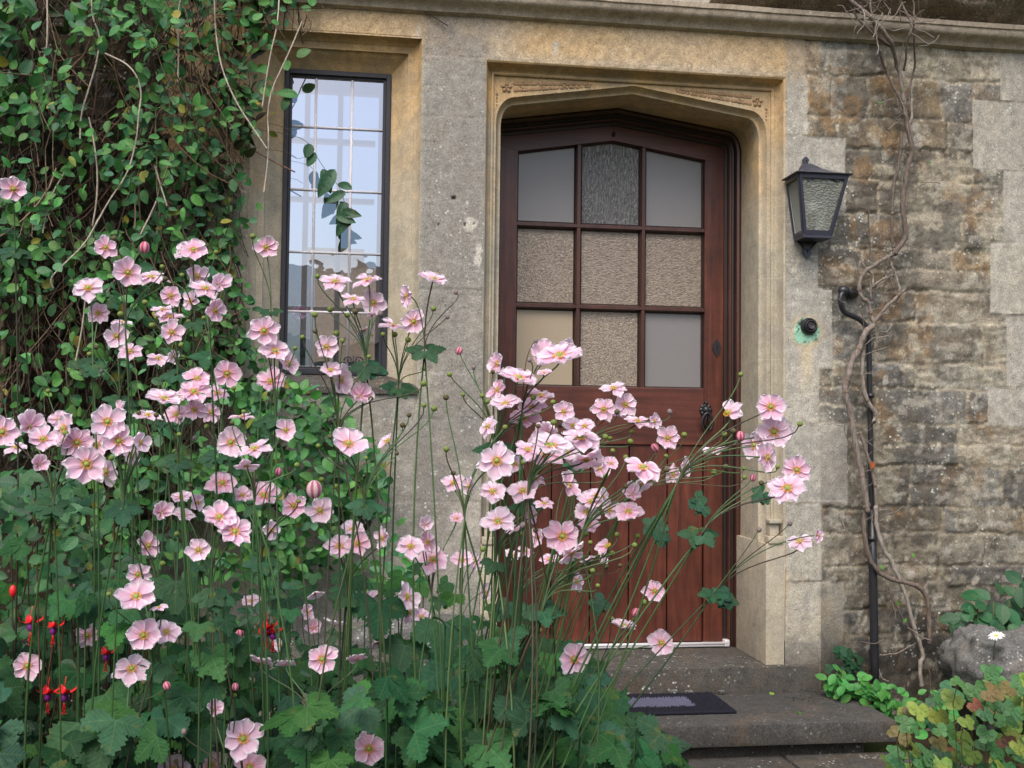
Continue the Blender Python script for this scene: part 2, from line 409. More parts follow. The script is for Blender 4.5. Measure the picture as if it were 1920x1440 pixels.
rubble(-3.7, -.42, -.1, 2.5, 1.1)
# weathering of the dressed stone
def zone(x, z, sx, sz): return np.exp(-((X-x)/sx)**2-((Z-z)/sz)**2)
def ash(x0, x1, z0, z1, t=None):
    k = .93+rr.random()*.14; g = rr.random()*.10
    base = np.array([.375-.05*g, .35, .29+.15*g])*k
    paint(x0, x1, z0, z1, rr.uniform(-.0012, .0008), base, .002, False, .0018, hb=-.002)
for a, b in ((2.331, 2.60),): ash(-.95, .62, a, 2.48); ash(.62, 1.567, a, 2.48)
for a, b in ((2.12, 2.329), (1.83, 2.12), (1.528, 1.83), (1.242, 1.528)): ash(WX1, DX0, a, b)
for x0, x1, a, b in ((.185, .279, 1.087, 1.242), (.279, DX0, 1.087, 1.242), (-.5, .05, 1.087, 1.183), (.05, .185, 1.087, 1.183),
                     (-.35, .12, .81, 1.087), (.12, DX0, .81, 1.087), (-.5, .0, .53, .81), (.0, DX0, .53, .81), (-.5, .2, .24, .53), (.2, DX0, .24, .53), (-.5, .407, -.1, .24)): ash(x0, x1, a, b)
for a, b, w_ in ((2.122, 2.331, 1.570), (1.848, 2.122, 1.717), (1.566, 1.848, 1.611), (1.284, 1.566, 1.667), (1.086, 1.284, 1.613), (.807, 1.086, 1.721), (.532, .807, 1.626), (.15, .532, 1.704)): ash(DX1, w_, a, b)
for a, b, w_ in ((2.289, 2.478, 2.318), (2.03, 2.289, 2.206), (1.763, 2.03, 2.324), (1.497, 1.763, 2.269), (1.232, 1.497, 2.33), (1.086, 1.232, 2.255)): ash(w_, 2.95, a, b)
for a, b, w_ in ((2.1, 2.331, -.62), (1.8, 2.1, -.5), (1.5, 1.8, -.62), (1.187, 1.5, -.5)): ash(w_, WX0, a, b)
ash(-3.7, 4.7, 2.49, 2.95)
dressed = ((X > -.5) & (X < 1.62)) | (Z > 2.33)
n1 = fbm(X, Z, 5, 21, 5); n2 = fbm(X, Z, 14, 22, 4); n3 = fbm(X, Z, 60, 23, 3)
def blend(mk, col):
    mk = np.clip(mk, 0, 1)[..., None]; C[:] = C*(1-mk)+np.array(col)*mk
# warm band under the string and round the door head
blend(sst(2.28, 2.38, Z)*sst(2.6, 2.5, Z)*(.35+.6*n1)*((X > -.5) & (X < 1.62)), (.50, .33, .15))
blend(sst(2.25, 2.35, Z)*sst(.60, .45, X)*sst(.10, .3, X)*.5*(.5+n2), (.36, .32, .26))
blend(sst(1.75, 2.0, Z)*sst(-.38, -.40, X)*(X > -.66)*.8, (.46, .31, .15))
blend((X < -.37)*(X > -.66)*(Z > 1.0)*.5*n1, (.42, .28, .15))
# grey lichen crust on the pier between window and door
g = sst(.17, .21, X)*sst(.44, .40, X)
blend(g*sst(.30, .56, n1*.6+n2*.25+.30*zone(.29, 2.0, .3, .36)+.22*zone(.26, 1.5, .12, .3))*.72, (.235, .225, .205))
blend(g*sst(.52, .62, n3)*.35, (.09, .085, .08))
blend((X > 1.486)*(X < 1.72)*sst(.35, .65, n1)*.5*sst(.45, .9, Z), (.26, .255, .23))
blend((X > -.5)*(X < .407)*sst(1.25, 1.15, Z)*.6*sst(.3, .6, n1), (.20, .19, .17))
blend((X > .0)*(X < .12)*(Z > .9)*(Z < 1.08)*sst(.45, .7, n2)*.8, (.36, .20, .07))
blend((X > 1.486)*(X < 1.72)*(Z < .56)*(Z > .32)*sst(.35, .6, n2)*.6, (.46, .41, .31))
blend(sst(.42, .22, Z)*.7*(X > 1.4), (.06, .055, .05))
blend(sst(2.2, 2.5, X)*(Z > 1.1)*.4, (.24, .225, .19))
# dark algae in the rubble, orange iron stains, pale lime
for _ in range(2):      # joints between rubble blocks count as rubble too
    RUB = RUB | (np.roll(RUB, 1, 0) & np.roll(RUB, -1, 0)) | (np.roll(RUB, 1, 1) & np.roll(RUB, -1, 1))
rub = (RUB & (X > 1.5) & (Z < 2.48)).astype(float)
blend(rub*sst(.53, .62, fbm(X, Z, 4.2, 31, 5)+(n3-.5)*.10+.20*zone(1.98, 1.75, .28, .35)+.16*zone(2.0, .95, .25, .3))*.58, (.085, .078, .066))
blend(rub*sst(.58, .66, fbm(X, Z, 9, 33, 5)+(n3-.5)*.08)*.45, (.28, .165, .07))
blend(rub*sst(.56, .64, fbm(X, Z, 6.5, 35, 5)+(n3-.5)*.10)*.6, (.40, .36, .27))
blend(rub*sst(.56, .70, fbm(X*.6, Z*2.2, 16, 37, 3))*.5, (.11, .09, .065))
blend((X < -.66)*.9, (.022, .017, .012))  # wall behind the creeper near black, its shade put into the colour
# pale run-off streaks, chips and patches
for px, py, sx, sz, a in ((1041, 92, .010, .035, .8), (785, 80, .012, .06, .5), (1512, 238, .010, .020, .9), (882, 420, .020, .026, .9), (897, 482, .016, .036, .95),
                          (1488, 508, .012, .011, .8), (1487, 570, .006, .005, .9), (1660, 713, .012, .016, .9), (1705, 1075, .022, .020, .7), (1700, 1048, .008, .008, .9), (1683, 1120, .012, .012, .7), (1715, 257, .03, .05, .4)):
    p = at(px, py); d = ((X-p[0])/sx)**2+((Z-p[2])/sz)**2+(n3-.5)*2.4+(n2-.5)*1.5
    blend(sst(1.25, .8, d)*a, (.50, .47, .41))
for px, py, r_ in ((850, 370, .0075), (873, 420, .004), (889, 419, .003), (822, 421, .003), (1512, 72, .008)):
    p = at(px, py); k = ((X-p[0])**2+(Z-p[2])**2) < r_**2; H[k] -= .006; C[k] = (.03, .02, .012)
# verdigris below and round the bell
p = at(1512, 618); dx = X-p[0]; dz = Z-p[2]
rad = np.sqrt(dx**2+(dz*np.where(dz > 0, 1.12, .82))**2)
blend(sst(.075, .05, rad+(n2-.5)*.02)*.7, (.45, .38, .26))
blend(np.exp(-(dx/.022)**2)*sst(-.27, -.08, dz)*(dz < 0)*.85, (.50, .42, .28))
vg = sst(.050, .040, rad+(n3-.5)*.022+(n2-.5)*.022)
blend(vg*.95, (.28, .56, .41)); blend(vg*sst(.62, .70, fbm(X, Z, 90, 61, 2)), (.05, .06, .05))
H[Z > 2.49] += 0
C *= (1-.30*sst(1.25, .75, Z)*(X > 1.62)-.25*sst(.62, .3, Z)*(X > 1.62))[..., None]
blend(rub*sst(.58, .64, fbm(X, Z, 26, 41, 4)+.06*(n1-.5))*.40, (.06, .055, .05))
blend(rub*sst(.60, .66, fbm(X, Z, 30, 43, 4))*.4, (.40, .38, .32))
C = np.clip(C*(.74+.54*n3)[..., None], .004, .9)
Y = -H
for ex in (WX0, WX1, DX0, DX1):
    Y[(np.abs(X-ex) < 1e-6)] = 0.0
ny, nx = X.shape
idx = np.arange(nx*ny).reshape(ny, nx)
cx = (xs[:-1]+xs[1:])/2; cz = (zs[:-1]+zs[1:])/2; CX, CZ = np.meshgrid(cx, cz)
keep = ~(((CX > WX0) & (CX < WX1) & (CZ > 1.185) & (CZ < WZ1)) | ((CX > DX0) & (CX < DX1) & (CZ > .1) & (CZ < DZ1)))
q = np.stack([idx[:-1, :-1], idx[:-1, 1:], idx[1:, 1:], idx[1:, :-1]], -1)[keep]
me = bpy.data.meshes.new('wall'); V = np.stack([X, Y, Z], -1).reshape(-1, 3).astype(np.float32)
me.vertices.add(len(V)); me.vertices.foreach_set('co', V.ravel())
me.loops.add(q.size); me.loops.foreach_set('vertex_index', q.ravel().astype(np.int32))
me.polygons.add(len(q)); me.polygons.foreach_set('loop_start', np.arange(0, q.size, 4, dtype=np.int32))
me.polygons.foreach_set('use_smooth', np.ones(len(q), bool)); me.update()
a = me.color_attributes.new('Col', 'FLOAT_COLOR', 'POINT'); c4 = np.ones((len(V), 4), np.float32); c4[:, :3] = C.reshape(-1, 3); a.data.foreach_set('color', c4.ravel())
me.materials.append(M['wall']); me.validate()
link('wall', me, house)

def sweep(path, prof):
    P = np.array(path, float); n_ = len(P); N = []
    for i in range(n_):
        d0 = P[i]-P[i-1] if i > 0 else P[1]-P[0]; d1 = P[i+1]-P[i] if i < n_-1 else P[-1]-P[-2]
        d0 = d0/np.linalg.norm(d0); d1 = d1/np.linalg.norm(d1)
        a0 = np.array([-d0[1], d0[0]]); a1 = np.array([-d1[1], d1[0]]); mm = a0+a1; mm /= np.linalg.norm(mm)
        N.append(mm/max(.4, mm@a0))
    V = [(P[i][0]+N[i][0]*o, y, P[i][1]+N[i][1]*o) for i in range(n_) for (o, y) in prof]
    k = len(prof)
    return V, [(i*k+j, i*k+j+1, (i+1)*k+j+1, (i+1)*k+j) for i in range(n_-1) for j in range(k-1)]
def arch(cx, hw, zb, zsp, zsh, xsh, zap, n_=9):
    """Tudor arch: jambs to zsp, rounded shoulder to (xsh, zsh), straight rise to the apex"""
    L = [(-hw, zb), (-hw, zb+(zsp-zb)*.5), (-hw, zsp)]
    sl_ = (zap-zsh)/xsh
    a, b_ = (-hw, zsp), (-xsh, zsh); c1 = (-hw, zsp+(zsh-zsp)*.62); c2 = (-xsh-(hw-xsh)*.6, zsh-(hw-xsh)*.6*sl_)
    for i in range(1, n_+1):
        t = i/n_; L.append(tuple((1-t)**3*a[k]+3*(1-t)**2*t*c1[k]+3*(1-t)*t*t*c2[k]+t**3*b_[k] for k in (0, 1)))
    for t in (.33, .66): L.append((-xsh*(1-t), zsh+(zap-zsh)*t))
    Rr = [(-x, z) for x, z in L[::-1]]
    return [(cx+x, z) for x, z in L]+[(cx, zap)]+[(cx+x, z) for x, z in Rr]
# ---- door surround
AP = arch(.943, .473, .243, 2.115, 2.196, .428, 2.260)
mb = MB()
def frm(n_, p0, p1, dep): return [(p0[0]+(p1[0]-p0[0])*t, p0[1]+(p1[1]-p0[1])*t+dep*math.sin(math.pi*t)) for t in [i/n_ for i in range(n_+1)]]
prof = [(.020, .335), (.017, .31), (0, .082)]+frm(5, (.001, .078), (.019, .056), .008)+[(.021, .050), (.028, .050)]
mb.add(*sweep(AP, prof))
RP = [(.440, .66), (.440, 1.4), (.440, 2.290), (1.451, 2.290), (1.451, 1.4), (1.451, .66)]
rp = [(-.0, .060), (0, .044), (.004, .041), (.009, .042), (.010, .047)]+frm(6, (.012, .046), (.030, .004), .010)+[(.035, .0), (.036, -.0005)]
mb.add(*sweep(RP, rp))
# spandrel field between arch and label
ao = np.array([(v[0], v[2]) for i, v in enumerate(sweep(AP, [(0, 0), (.027, 0)])[0]) if i % 2 == 1])
ao = ao[3:-3]; V = []; Fs = []
for x_, z_ in ao: V += [(x_, .0525, z_), (x_, .0525, 2.292)]
Fs = [(2*i, 2*i+1, 2*i+3, 2*i+2) for i in range(len(ao)-1)]
mb.add(V, Fs)
mb.box(.436, .448, .052, .08, .66, 2.292); mb.box(1.443, 1.4555, .052, .08, .66, 2.292)
# plain lower jambs with their stops
for s_ in (-1, 1):
    xa, xb = (.4085, .470) if s_ < 0 else (1.4162, 1.4845)
    mb.box(xa, xb, .001, .30, .243, .665, bev=.003)
    xo0, xo1 = (.412, .462) if s_ < 0 else (1.424, 1.478)
    mb.box(xo0, xo1, -.006, .04, .665, .690, bev=.003)
    mb.box(xo0+.010, xo1-.010, .010, .05, .690, .735, bev=.004)
    mb.box(xo0+.004, xo1-.004, -.004, .04, .735, .748, bev=.003)
sur = mb.build('door_surround', M['dressed'], house, auto=35)
# carving in the two spandrels
mb = MB()
for s_ in (-1, 1):
    c0 = Vector((.943+s_*.458, .050, 2.250))
    def flat(c, r, sx, sz, ang=0): mb.ball(c, r, sc=(sx, .45, sz), u=8, v=5, M=Matrix.Rotation(ang, 3, 'Y'))
    for k in range(5):
        a = k*2*math.pi/5+.3; flat(c0+Vector((math.cos(a)*.0125, 0, math.sin(a)*.0125)), .0085, 1, .8, -a)
    flat(c0, .0055, 1, 1)
    for k in range(26):
        t = k/25; x_ = .943+s_*(.428-.27*t); zt = 2.286-.004; zb = np.interp(abs(x_-.943), [0, .428], [2.289, 2.226])
        mid_ = (zt+zb)/2; hh = (zt-zb)/2
        for q_ in (-1, 1):
            flat(Vector((x_+rr.uniform(-.003, .003), .0525, mid_+q_*hh*.42)), .0075, 1.1, max(.25, hh*42), s_*q_*.7+rr.uniform(-.3, .3))
    for k in range(5):
        flat(Vector((.943+s_*.492, .0525, 2.225-k*.013)), .006-.0008*k, .8, 1.2, rr.uniform(-.5, .5))
    for k in range(3):
        cc = Vector((.943+s_*(.40-.075*k), .051, 2.262+.004*k)); rr_ = .012-.0025*k
        mb.tube([cc+Vector((math.cos(a)*rr_, 0, math.sin(a)*rr_)) for a in np.linspace(0, 5.2, 12)], .0022, 5)
carv = mb.build('carving', M['carved'], sur)
# ---- oak frame
mb = MB()
FP = arch(.941, .492, .243, 2.118, 2.212, .440, 2.277)
mb.add(*sweep(FP, [(-.001, .300), (-.001, .297), (-.010, .293), (-.018, .297), (-.020, .306)]), mi=0)
mb.add(*sweep(FP, [(-.020, .306), (-.023, .312), (-.024, .318), (-.030, .322)]), mi=1)
mb.add(*sweep(FP, [(-.030, .322), (-.034, .317), (-.040, .318), (-.043, .325)]), mi=0)
mb.add(*sweep(FP, [(-.043, .325), (-.046, .331), (-.056, .332), (-.0575, .345), (-.0575, .365)]), mi=1)
dfm = mb.build('door_frame', [M['woodmid'], M['wooddark']], house, auto=30)
# ---- door leaf
YD = .340
def ztop(x): return 2.2285-abs(x-.938)*.152
def zin(x): return 2.163-abs(x-.938)*.160
mb = MB()
def slab_poly(pts, y0, y1, mi=0):
    n_ = len(pts); V = [(x, y0, z) for x, z in pts]+[(x, y1, z) for x, z in pts]
    mb.add(V, [tuple(range(n_)), tuple(range(2*n_-1, n_-1, -1))]+[(i, i+n_, (i+1) % n_+n_, (i+1) % n_) for i in range(n_)], mi)
slab_poly([(.506, .258), (.5695, .258), (.5695, zin(.5695)+.03), (.506, zin(.506)+.03)], YD, YD+.04)
slab_poly([(1.302, .258), (1.378, .258), (1.378, zin(1.378)+.03), (1.302, zin(1.302)+.03)], YD, YD+.04)
leaf = mb.build('door', M['wood'], house, smooth=False)
mb = MB()
for a, b in ((.503, .938), (.938, 1.381)):
    a2, b2 = (.571, b) if a < .6 else (a, 1.3005)
    slab_poly([(a, ztop(a)), (b, ztop(b)), (b, zin(b)), (b2, zin(b2)), (a2, zin(a2)), (a, zin(a)+.031 if a < .6 else zin(a))][::1] if a > .6 else [(a, ztop(a)), (b, ztop(b)), (b, zin(b)), (a2, zin(a2)), (a, zin(a)+.031)], YD-.0015, YD+.038)
mb.build('rail', M['woodh'], leaf, smooth=False)
mb = MB(); mb.box(.571, 1.3005, YD-.0015, YD+.038, 1.003, 1.220, bev=.0025); mb.build('rail', M['woodh'], leaf, smooth=False)
sx_ = [.571, .713, .862, 1.011, 1.160, 1.3005]
for a, b in zip(sx_[:-1], sx_[1:]):
    mb = MB(); mb.box(a+.0022, b-.0022, YD+.008, YD+.036, .258, 1.0015, bev=.003); mb.build('plank', M['wood'], leaf, smooth=False)
mb = MB(); mb.box(.565, 1.305, YD+.030, YD+.039, .26, 1.01); mb.build('shadow_backing', M['black'], leaf, smooth=False)  # black sheet standing for the dark of the plank gaps
xv = [.571, .807, 1.0595, 1.3005]; zh = [1.220, 1.522, 1.830]
for x_ in xv[1:3]:
    mb = MB(); w_ = .0062; zt = zin(x_)+.004
    mb.add([(x_-w_, YD+.004, 1.219), (x_+w_, YD+.004, 1.219), (x_+.0105, YD+.020, 1.219), (x_-.0105, YD+.020, 1.219)]+[(x_-w_, YD+.004, zt), (x_+w_, YD+.004, zt), (x_+.0105, YD+.020, zt), (x_-.0105, YD+.020, zt)],
           [(0, 1, 5, 4), (1, 2, 6, 5), (3, 0, 4, 7), (2, 3, 7, 6)]); mb.build('glazing_bar', M['woodmid'], leaf, smooth=False)
for z_ in zh[1:]:
    mb = MB()
    mb.add([(.570, YD+.002, z_-.006), (.570, YD+.002, z_+.006), (.570, YD+.020, z_+.0105), (.570, YD+.020, z_-.0105)]+[(1.3015, YD+.002, z_-.006), (1.3015, YD+.002, z_+.006), (1.3015, YD+.020, z_+.0105), (1.3015, YD+.020, z_-.0105)],
           [(0, 4, 5, 1), (1, 5, 6, 2), (3, 7, 4, 0), (2, 6, 7, 3)]); mb.build('glazing_bar', M['woodmid'], leaf, smooth=False)
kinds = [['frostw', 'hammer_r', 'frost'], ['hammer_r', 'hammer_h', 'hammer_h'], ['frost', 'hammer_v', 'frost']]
for r_ in range(3):
    for c_ in range(3):
        x0, x1 = xv[c_]+(.010 if c_ else 0), xv[c_+1]-(.010 if c_ < 2 else 0)
        z0 = zh[r_]+(.010 if r_ else 0); zf = (lambda x: zh[r_+1]-.010) if r_ < 2 else zin
        xsn = [x0, x1] if c_ != 1 else [x0, .938, x1]
        mb = MB(); top = [(x, zf(x)) for x in xsn][::-1]
        pts = [(x0, z0), (x1, z0)]+top; n_ = len(pts)
        b_ = .006   # dark bead: putty, plus the bars' shadow put into its colour
        cx_ = (x0+x1)/2; cz_ = (z0+zf(cx_))/2
        inn = [(x+(b_ if x < cx_-.001 else (-b_ if x > cx_+.001 else 0)), z+(b_ if z < cz_ else -b_)) for x, z in pts]
        V = [(x, YD+.021, z) for x, z in pts]+[(x, YD+.027, z) for x, z in inn]
        mb.add(V, [(i, (i+1) % n_, (i+1) % n_+n_, i+n_) for i in range(n_)], 1)
        mb.add([(x, YD+.027, z) for x, z in inn], [tuple(range(n_))], 0)
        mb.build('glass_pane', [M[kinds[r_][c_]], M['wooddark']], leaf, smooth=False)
# black sheet in place of shadow behind the leaf, threshold, ironwork
mb = MB(); mb.box(.45, 1.45, YD+.045, YD+.06, .2, 2.35); mb.build('shadow_backing', M['black'], leaf, smooth=False)
mb = MB(); mb.box(.485, 1.392, .300, .336, .247, .258, bev=.004); mb.tube([(.49, .304, .259), (1.388, .304, .259)], .0065, 8); mb.box(1.372, 1.392, .298, .33, .247, .272, bev=.003)
mb.build('threshold_bar', M['alu'], house)
def outline_plate(mb, outer, inner, y0, y1):
    n_ = len(outer)
    V = [(x, y0, z) for x, z in outer]+[(x, y0, z) for x, z in inner]+[(x, y1, z) for x, z in outer]+[(x, y1, z) for x, z in inner]
    Fs = []
    for i in range(n_):
        j = (i+1) % n_
        Fs += [(i, j, n_+j, n_+i), (i, 2*n_+i, 2*n_+j, j), (n_+i, n_+j, 3*n_+j, 3*n_+i)]
    mb.add(V, Fs)
kx, kz = 1.349, 1.378
mb = MB()
dia = [(0, -.034), (.012, -.016), (.017, 0), (.012, .016), (0, .034), (-.012, .016), (-.017, 0), (-.012, -.016)]
outline_plate(mb, [(kx+a, kz+b) for a, b in dia], [(kx+a*.25, kz+b*.3) for a, b in dia], YD-.006, YD)
mb.ball((kx, YD-.003, kz), .006, sc=(.6, .5, 1.4)); mb.build('keyhole_plate', M['iron'], leaf, smooth=False)
mb = MB(); hx, hz = 1.306, 1.138
for k in range(8):
    a = k*math.pi/4; mb.ball((hx+math.cos(a)*.017, YD-.007, hz+math.sin(a)*.017), .009, sc=(1, .5, 1), u=8, v=5)
mb.ball((hx, YD-.012, hz), .014, sc=(1, .8, 1)); mb.ball((hx, YD-.010, hz+.027), .007)
ring = [(hx+math.sin(a)*(.021+.004*math.cos(a)), YD-.020-.006*math.sin(a*.5), hz-.046-math.cos(a)*.034) for a in np.linspace(.35, 2*math.pi-.35, 22)]
mb.tube([(hx+.006, YD-.02, hz-.006)]+ring[::-1]+[(hx-.006, YD-.02, hz-.006)] if False else ring, .0048, 7)
mb.tube([ring[-1], (hx, YD-.022, hz-.002), ring[0]], .0045, 7)
mb.build('ring_handle', M['iron'], leaf)
mb = MB(); mb.tube([(.938, YD-.001, 2.186), (.938, YD-.012, 2.186)], .007, 12); mb.tube([(.938, YD-.012, 2.186), (.938, YD-.014, 2.174)], .003, 6); mb.build('door_stud', M['iron'], leaf)

# ---- window surround, iron casement, leaded glass
mb = MB(); IX0, IX1, IZ0, IZ1 = -.280, .086, 1.235, 2.292
WP = [(IX0, 1.19), (IX0, IZ1), (IX1, IZ1), (IX1, 1.19)]
wp = [(-.004, .130), (0, .125), (0, .112)]+frm(5, (.002, .110), (.048, .062), .006)+[(.054, .058), (.054, .046), (.076, .044), (.078, .040)]+frm(5, (.079, .040), (.098, .004), .007)+[(.099, .0), (.1, -.0005)]
mb.add(*sweep(WP, wp))
sur2 = mb.build('window_surround', M['dressed'], house, auto=35)
mb = MB(); mb.add([(WX0-.03, -.012, 1.168), (WX1+.004, -.012, 1.168), (WX1+.004, -.012, 1.188), (WX0-.03, -.012, 1.188), (WX0-.03, .135, 1.243), (WX1+.004, .135, 1.243)], [(0, 1, 2, 3), (3, 2, 5, 4)])
mb.build('window_sill', M['step'], house, smooth=False)
mb = MB()
iy = .104
for x0, x1, z0, z1 in ((IX0+.001, IX0+.017, IZ0, IZ1-.001), (IX1-.017, IX1-.001, IZ0, IZ1-.001), (IX0+.017, IX1-.017, IZ1-.018, IZ1-.001), (IX0+.017, IX1-.017, IZ0, IZ0+.020)):
    mb.box(x0, x1, iy, iy+.03, z0, z1, bev=.002)
for x0, x1, z0, z1 in ((IX0+.017, IX0+.026, IZ0+.02, IZ1-.018), (IX1-.028, IX1-.017, IZ0+.02, IZ1-.018), (IX0+.026, IX1-.028, IZ1-.026, IZ1-.018), (IX0+.026, IX1-.028, IZ0+.02, IZ0+.028)):
    mb.box(x0, x1, iy+.010, iy+.028, z0, z1, bev=.0015)
win = mb.build('window', M['windowiron'], house, smooth=False)
gx0, gx1, gz0, gz1 = IX0+.020, IX1-.022, IZ0+.024, IZ1-.022
mb = MB(); mb.add([(gx0, iy+.020, gz0), (gx1, iy+.020, gz0), (gx1, iy+.020, gz1), (gx0, iy+.020, gz1)], [(0, 1, 2, 3)]); mb.build('glass_pane', M['glass'], win, smooth=False)
vx = [-.173, -.049]; hz_ = [2.094, 1.874, 1.657, 1.451]
mb = MB()
for x_ in vx: mb.tube([(x_, iy+.017, gz0), (x_, iy+.017, gz1)], .0048, 8)
for z_ in hz_:
    mb.tube([(gx0, iy+.017, z_), (gx1, iy+.017, z_)], .0042, 8)
    for x_ in vx: mb.ball((x_, iy+.0155, z_), .0075, sc=(1, .6, 1))
for x0, z0, x1, z1 in ((gx0, gz0, gx0, gz1), (gx1, gz0, gx1, gz1), (gx0, gz1, gx1, gz1), (gx0, gz0, gx1, gz0)): mb.tube([(x0, iy+.017, z0), (x1, iy+.017, z1)], .005, 6)
mb.build('glazing_lead', M['lead'], win)
mb = MB()
for s_ in (-1, 1):
    mb.tube([(-.028+s_*(.004+.017*math.exp(-a*.22)*math.cos(a)+.012), iy+.006, 1.285+.018*math.exp(-a*.22)*math.sin(a)) for a in np.linspace(0, 9, 34)], .0022, 5)
mb.tube([(-.028, iy+.006, 1.262), (-.028, iy+.006, 1.300)], .003, 6); mb.build('catch', M['windowiron'], win)

# ---- string course and the mossy roof edge
mb = MB()
pr_ = [(.0, 2.470), (-.010, 2.474), (-.022, 2.476), (-.026, 2.486), (-.034, 2.494), (-.046, 2.500), (-.058, 2.503), (-.066, 2.512), (-.068, 2.527), (-.074, 2.530), (-.076, 2.546), (.0, 2.566)]
V = []; nxx = 180
for i in range(nxx):
    x_ = -3.6+8.2*i/(nxx-1)
    for (y_, z_) in pr_: V.append((x_, y_+(fbm(np.array(x_), np.array(z_), 7, 3)-.5)*.004, z_+(fbm(np.array(x_), np.array(y_), 5, 4)-.5)*.004))
k = len(pr_); mb.add(V, [(i*k+j, (i+1)*k+j, (i+1)*k+j+1, i*k+j+1) for i in range(nxx-1) for j in range(k-1)])
mb.build('string_course', M['string'], house, auto=40)
from mathutils import noise as mnoise
def bumpy(name, c, size, amp, fr, mat_, parent=None, cuts=24, round_=.5, seed=0.0):
    bm = bmesh.new(); bmesh.ops.create_cube(bm, size=2); bmesh.ops.subdivide_edges(bm, edges=bm.edges[:], cuts=cuts, use_grid_fill=True)
    for v in bm.verts:
        p = v.co.copy(); s_ = p.normalized(); p = p.lerp(s_*1.15, round_)
        w_ = Vector((p.x*size[0], p.y*size[1], p.z*size[2]))+Vector(c)
        d = mnoise.fractal(w_*fr+Vector((seed, 0, 0)), .8, 2.1, 5)
        v.co = w_+s_*d*amp
    me = bpy.data.meshes.new(name); bm.to_mesh(me); bm.free(); me.materials.append(mat_)
    me.polygons.foreach_set('use_smooth', [True]*len(me.polygons)); return link(name, me, parent)
V = []; mb = MB(); nu, nv = 480, 26
for i in range(nu):
    x_ = 1.20+3.4*i/(nu-1)
    for j in range(nv):
        t = j/(nv-1); y_ = -.02-.135*math.sin(min(1, t*2.4)*math.pi/2)*(1-.5*max(0, t-.6)); z_ = 2.553+.26*t
        d = mnoise.fractal(Vector((x_*9, t*4, 1.3)), .7, 2.1, 6)
        y_ -= d*.030*min(1, t*6); z_ += mnoise.noise(Vector((x_*14, t*7, 5)))*.008
        y_ += .05*max(0, (1.55-x_)/.35)
        V.append((x_, y_, z_))
mb.add(V, [(i*nv+j, (i+1)*nv+j, (i+1)*nv+j+1, i*nv+j+1) for i in range(nu-1) for j in range(nv-1)]); mb.build('roof_edge', M['roofstone'], house)

# ---- inside: a plastered room with a second window on its far side
mb = MB()
for bx_ in ((-.9, -.86, .17, 1.42, .4, 2.75), (.42, .46, .42, 1.42, .4, 2.75), (-.86, .42, .17, 1.42, .38, .40), (-.86, .42, .17, 1.42, 2.75, 2.8), (-.86, .42, 1.40, 1.44, .40, 1.15), (-.86, .42, 1.40, 1.44, 2.62, 2.75)): mb.box(*bx_)
mb.box(.06, .42, 1.40, 1.44, 1.15, 2.62)
mb.build('interior_wall', M['plaster'], house, smooth=False)
mb = MB()
for x_ in (-.60, -.435, -.27, -.118): mb.box(x_-.012, x_+.012, 1.39, 1.43, 1.15, 2.62)
for z_ in (2.388, 2.112, 1.60): mb.box(-.86, .045, 1.385, 1.425, z_-.010, z_+.010)
mb.build('far_window_bars', M['barpaint'], house, smooth=False)

# ---- steps
mb = MB(); mb.box(.20, 1.60, -.030, .345, .02, .2435, bev=.006)
st = mb.build('door_sill', M['step'], None, auto=40); tag(st, 'upper stone step with pale lichen spots directly under the front door', 'step', 'stone door steps')
mb = MB(); mb.box(.10, 1.685, -.415, -.031, .088, .156, bev=.010); mb.box(1.601, 1.685, -.031, -.005, .088, .156, bev=.004)
mb.box(.14, 1.60, -.36, -.04, -.02, .087, mi=1)
st = mb.build('stone_step', [M['tread'], M['step']], None, auto=40); tag(st, 'wide lower stone step with a thick overhanging slab carrying the doormat', 'step', 'stone door steps')
for i, (x0, x1, y0, y1) in enumerate(((.5, 1.32, -1.0, -.37), (1.325, 1.85, -.95, -.372), (.5, 1.1, -1.6, -1.005), (1.105, 1.9, -1.6, -1.0))):
    mb = MB(); mb.box(x0, x1, y0, y1, -.03, .048+.002*i, bev=.012); tag(mb.build('paving', M['step'], None, auto=40), kind='structure')
# ---- ground
n = NT('ground'); v = n.co(); f = n.noise(v, 14, 6, .7); g_ = n.noise(v, 1.2, 4)
n.base(n.mix(n.ramp(g_, [(.45, 0.0), (.55, 1.0)]), n.mix(f, (.02, .015, .01), (.06, .045, .03)), n.mix(f, (.03, .05, .015), (.07, .10, .03))), 1, .05); n.bump(f, .6, .02); M['ground'] = n.m
mb = MB(); N_ = 60; V = []
for i in range(N_+1):
    for j in range(N_+1):
        u = (i/N_*2-1); v_ = (j/N_*2-1); V.append((60*u**3+.0, 60*v_**3-.5, .0))
V = [(x, y, z+(.012*mnoise.noise(Vector((x*3, y*3, 0))) if abs(x) < 5 and abs(y) < 5 else 0)) for x, y, z in V]
mb.add(V, [(i*(N_+1)+j, (i+1)*(N_+1)+j, (i+1)*(N_+1)+j+1, i*(N_+1)+j+1) for i in range(N_) for j in range(N_)])
tag(mb.build('ground', M['ground'], None), kind='structure')

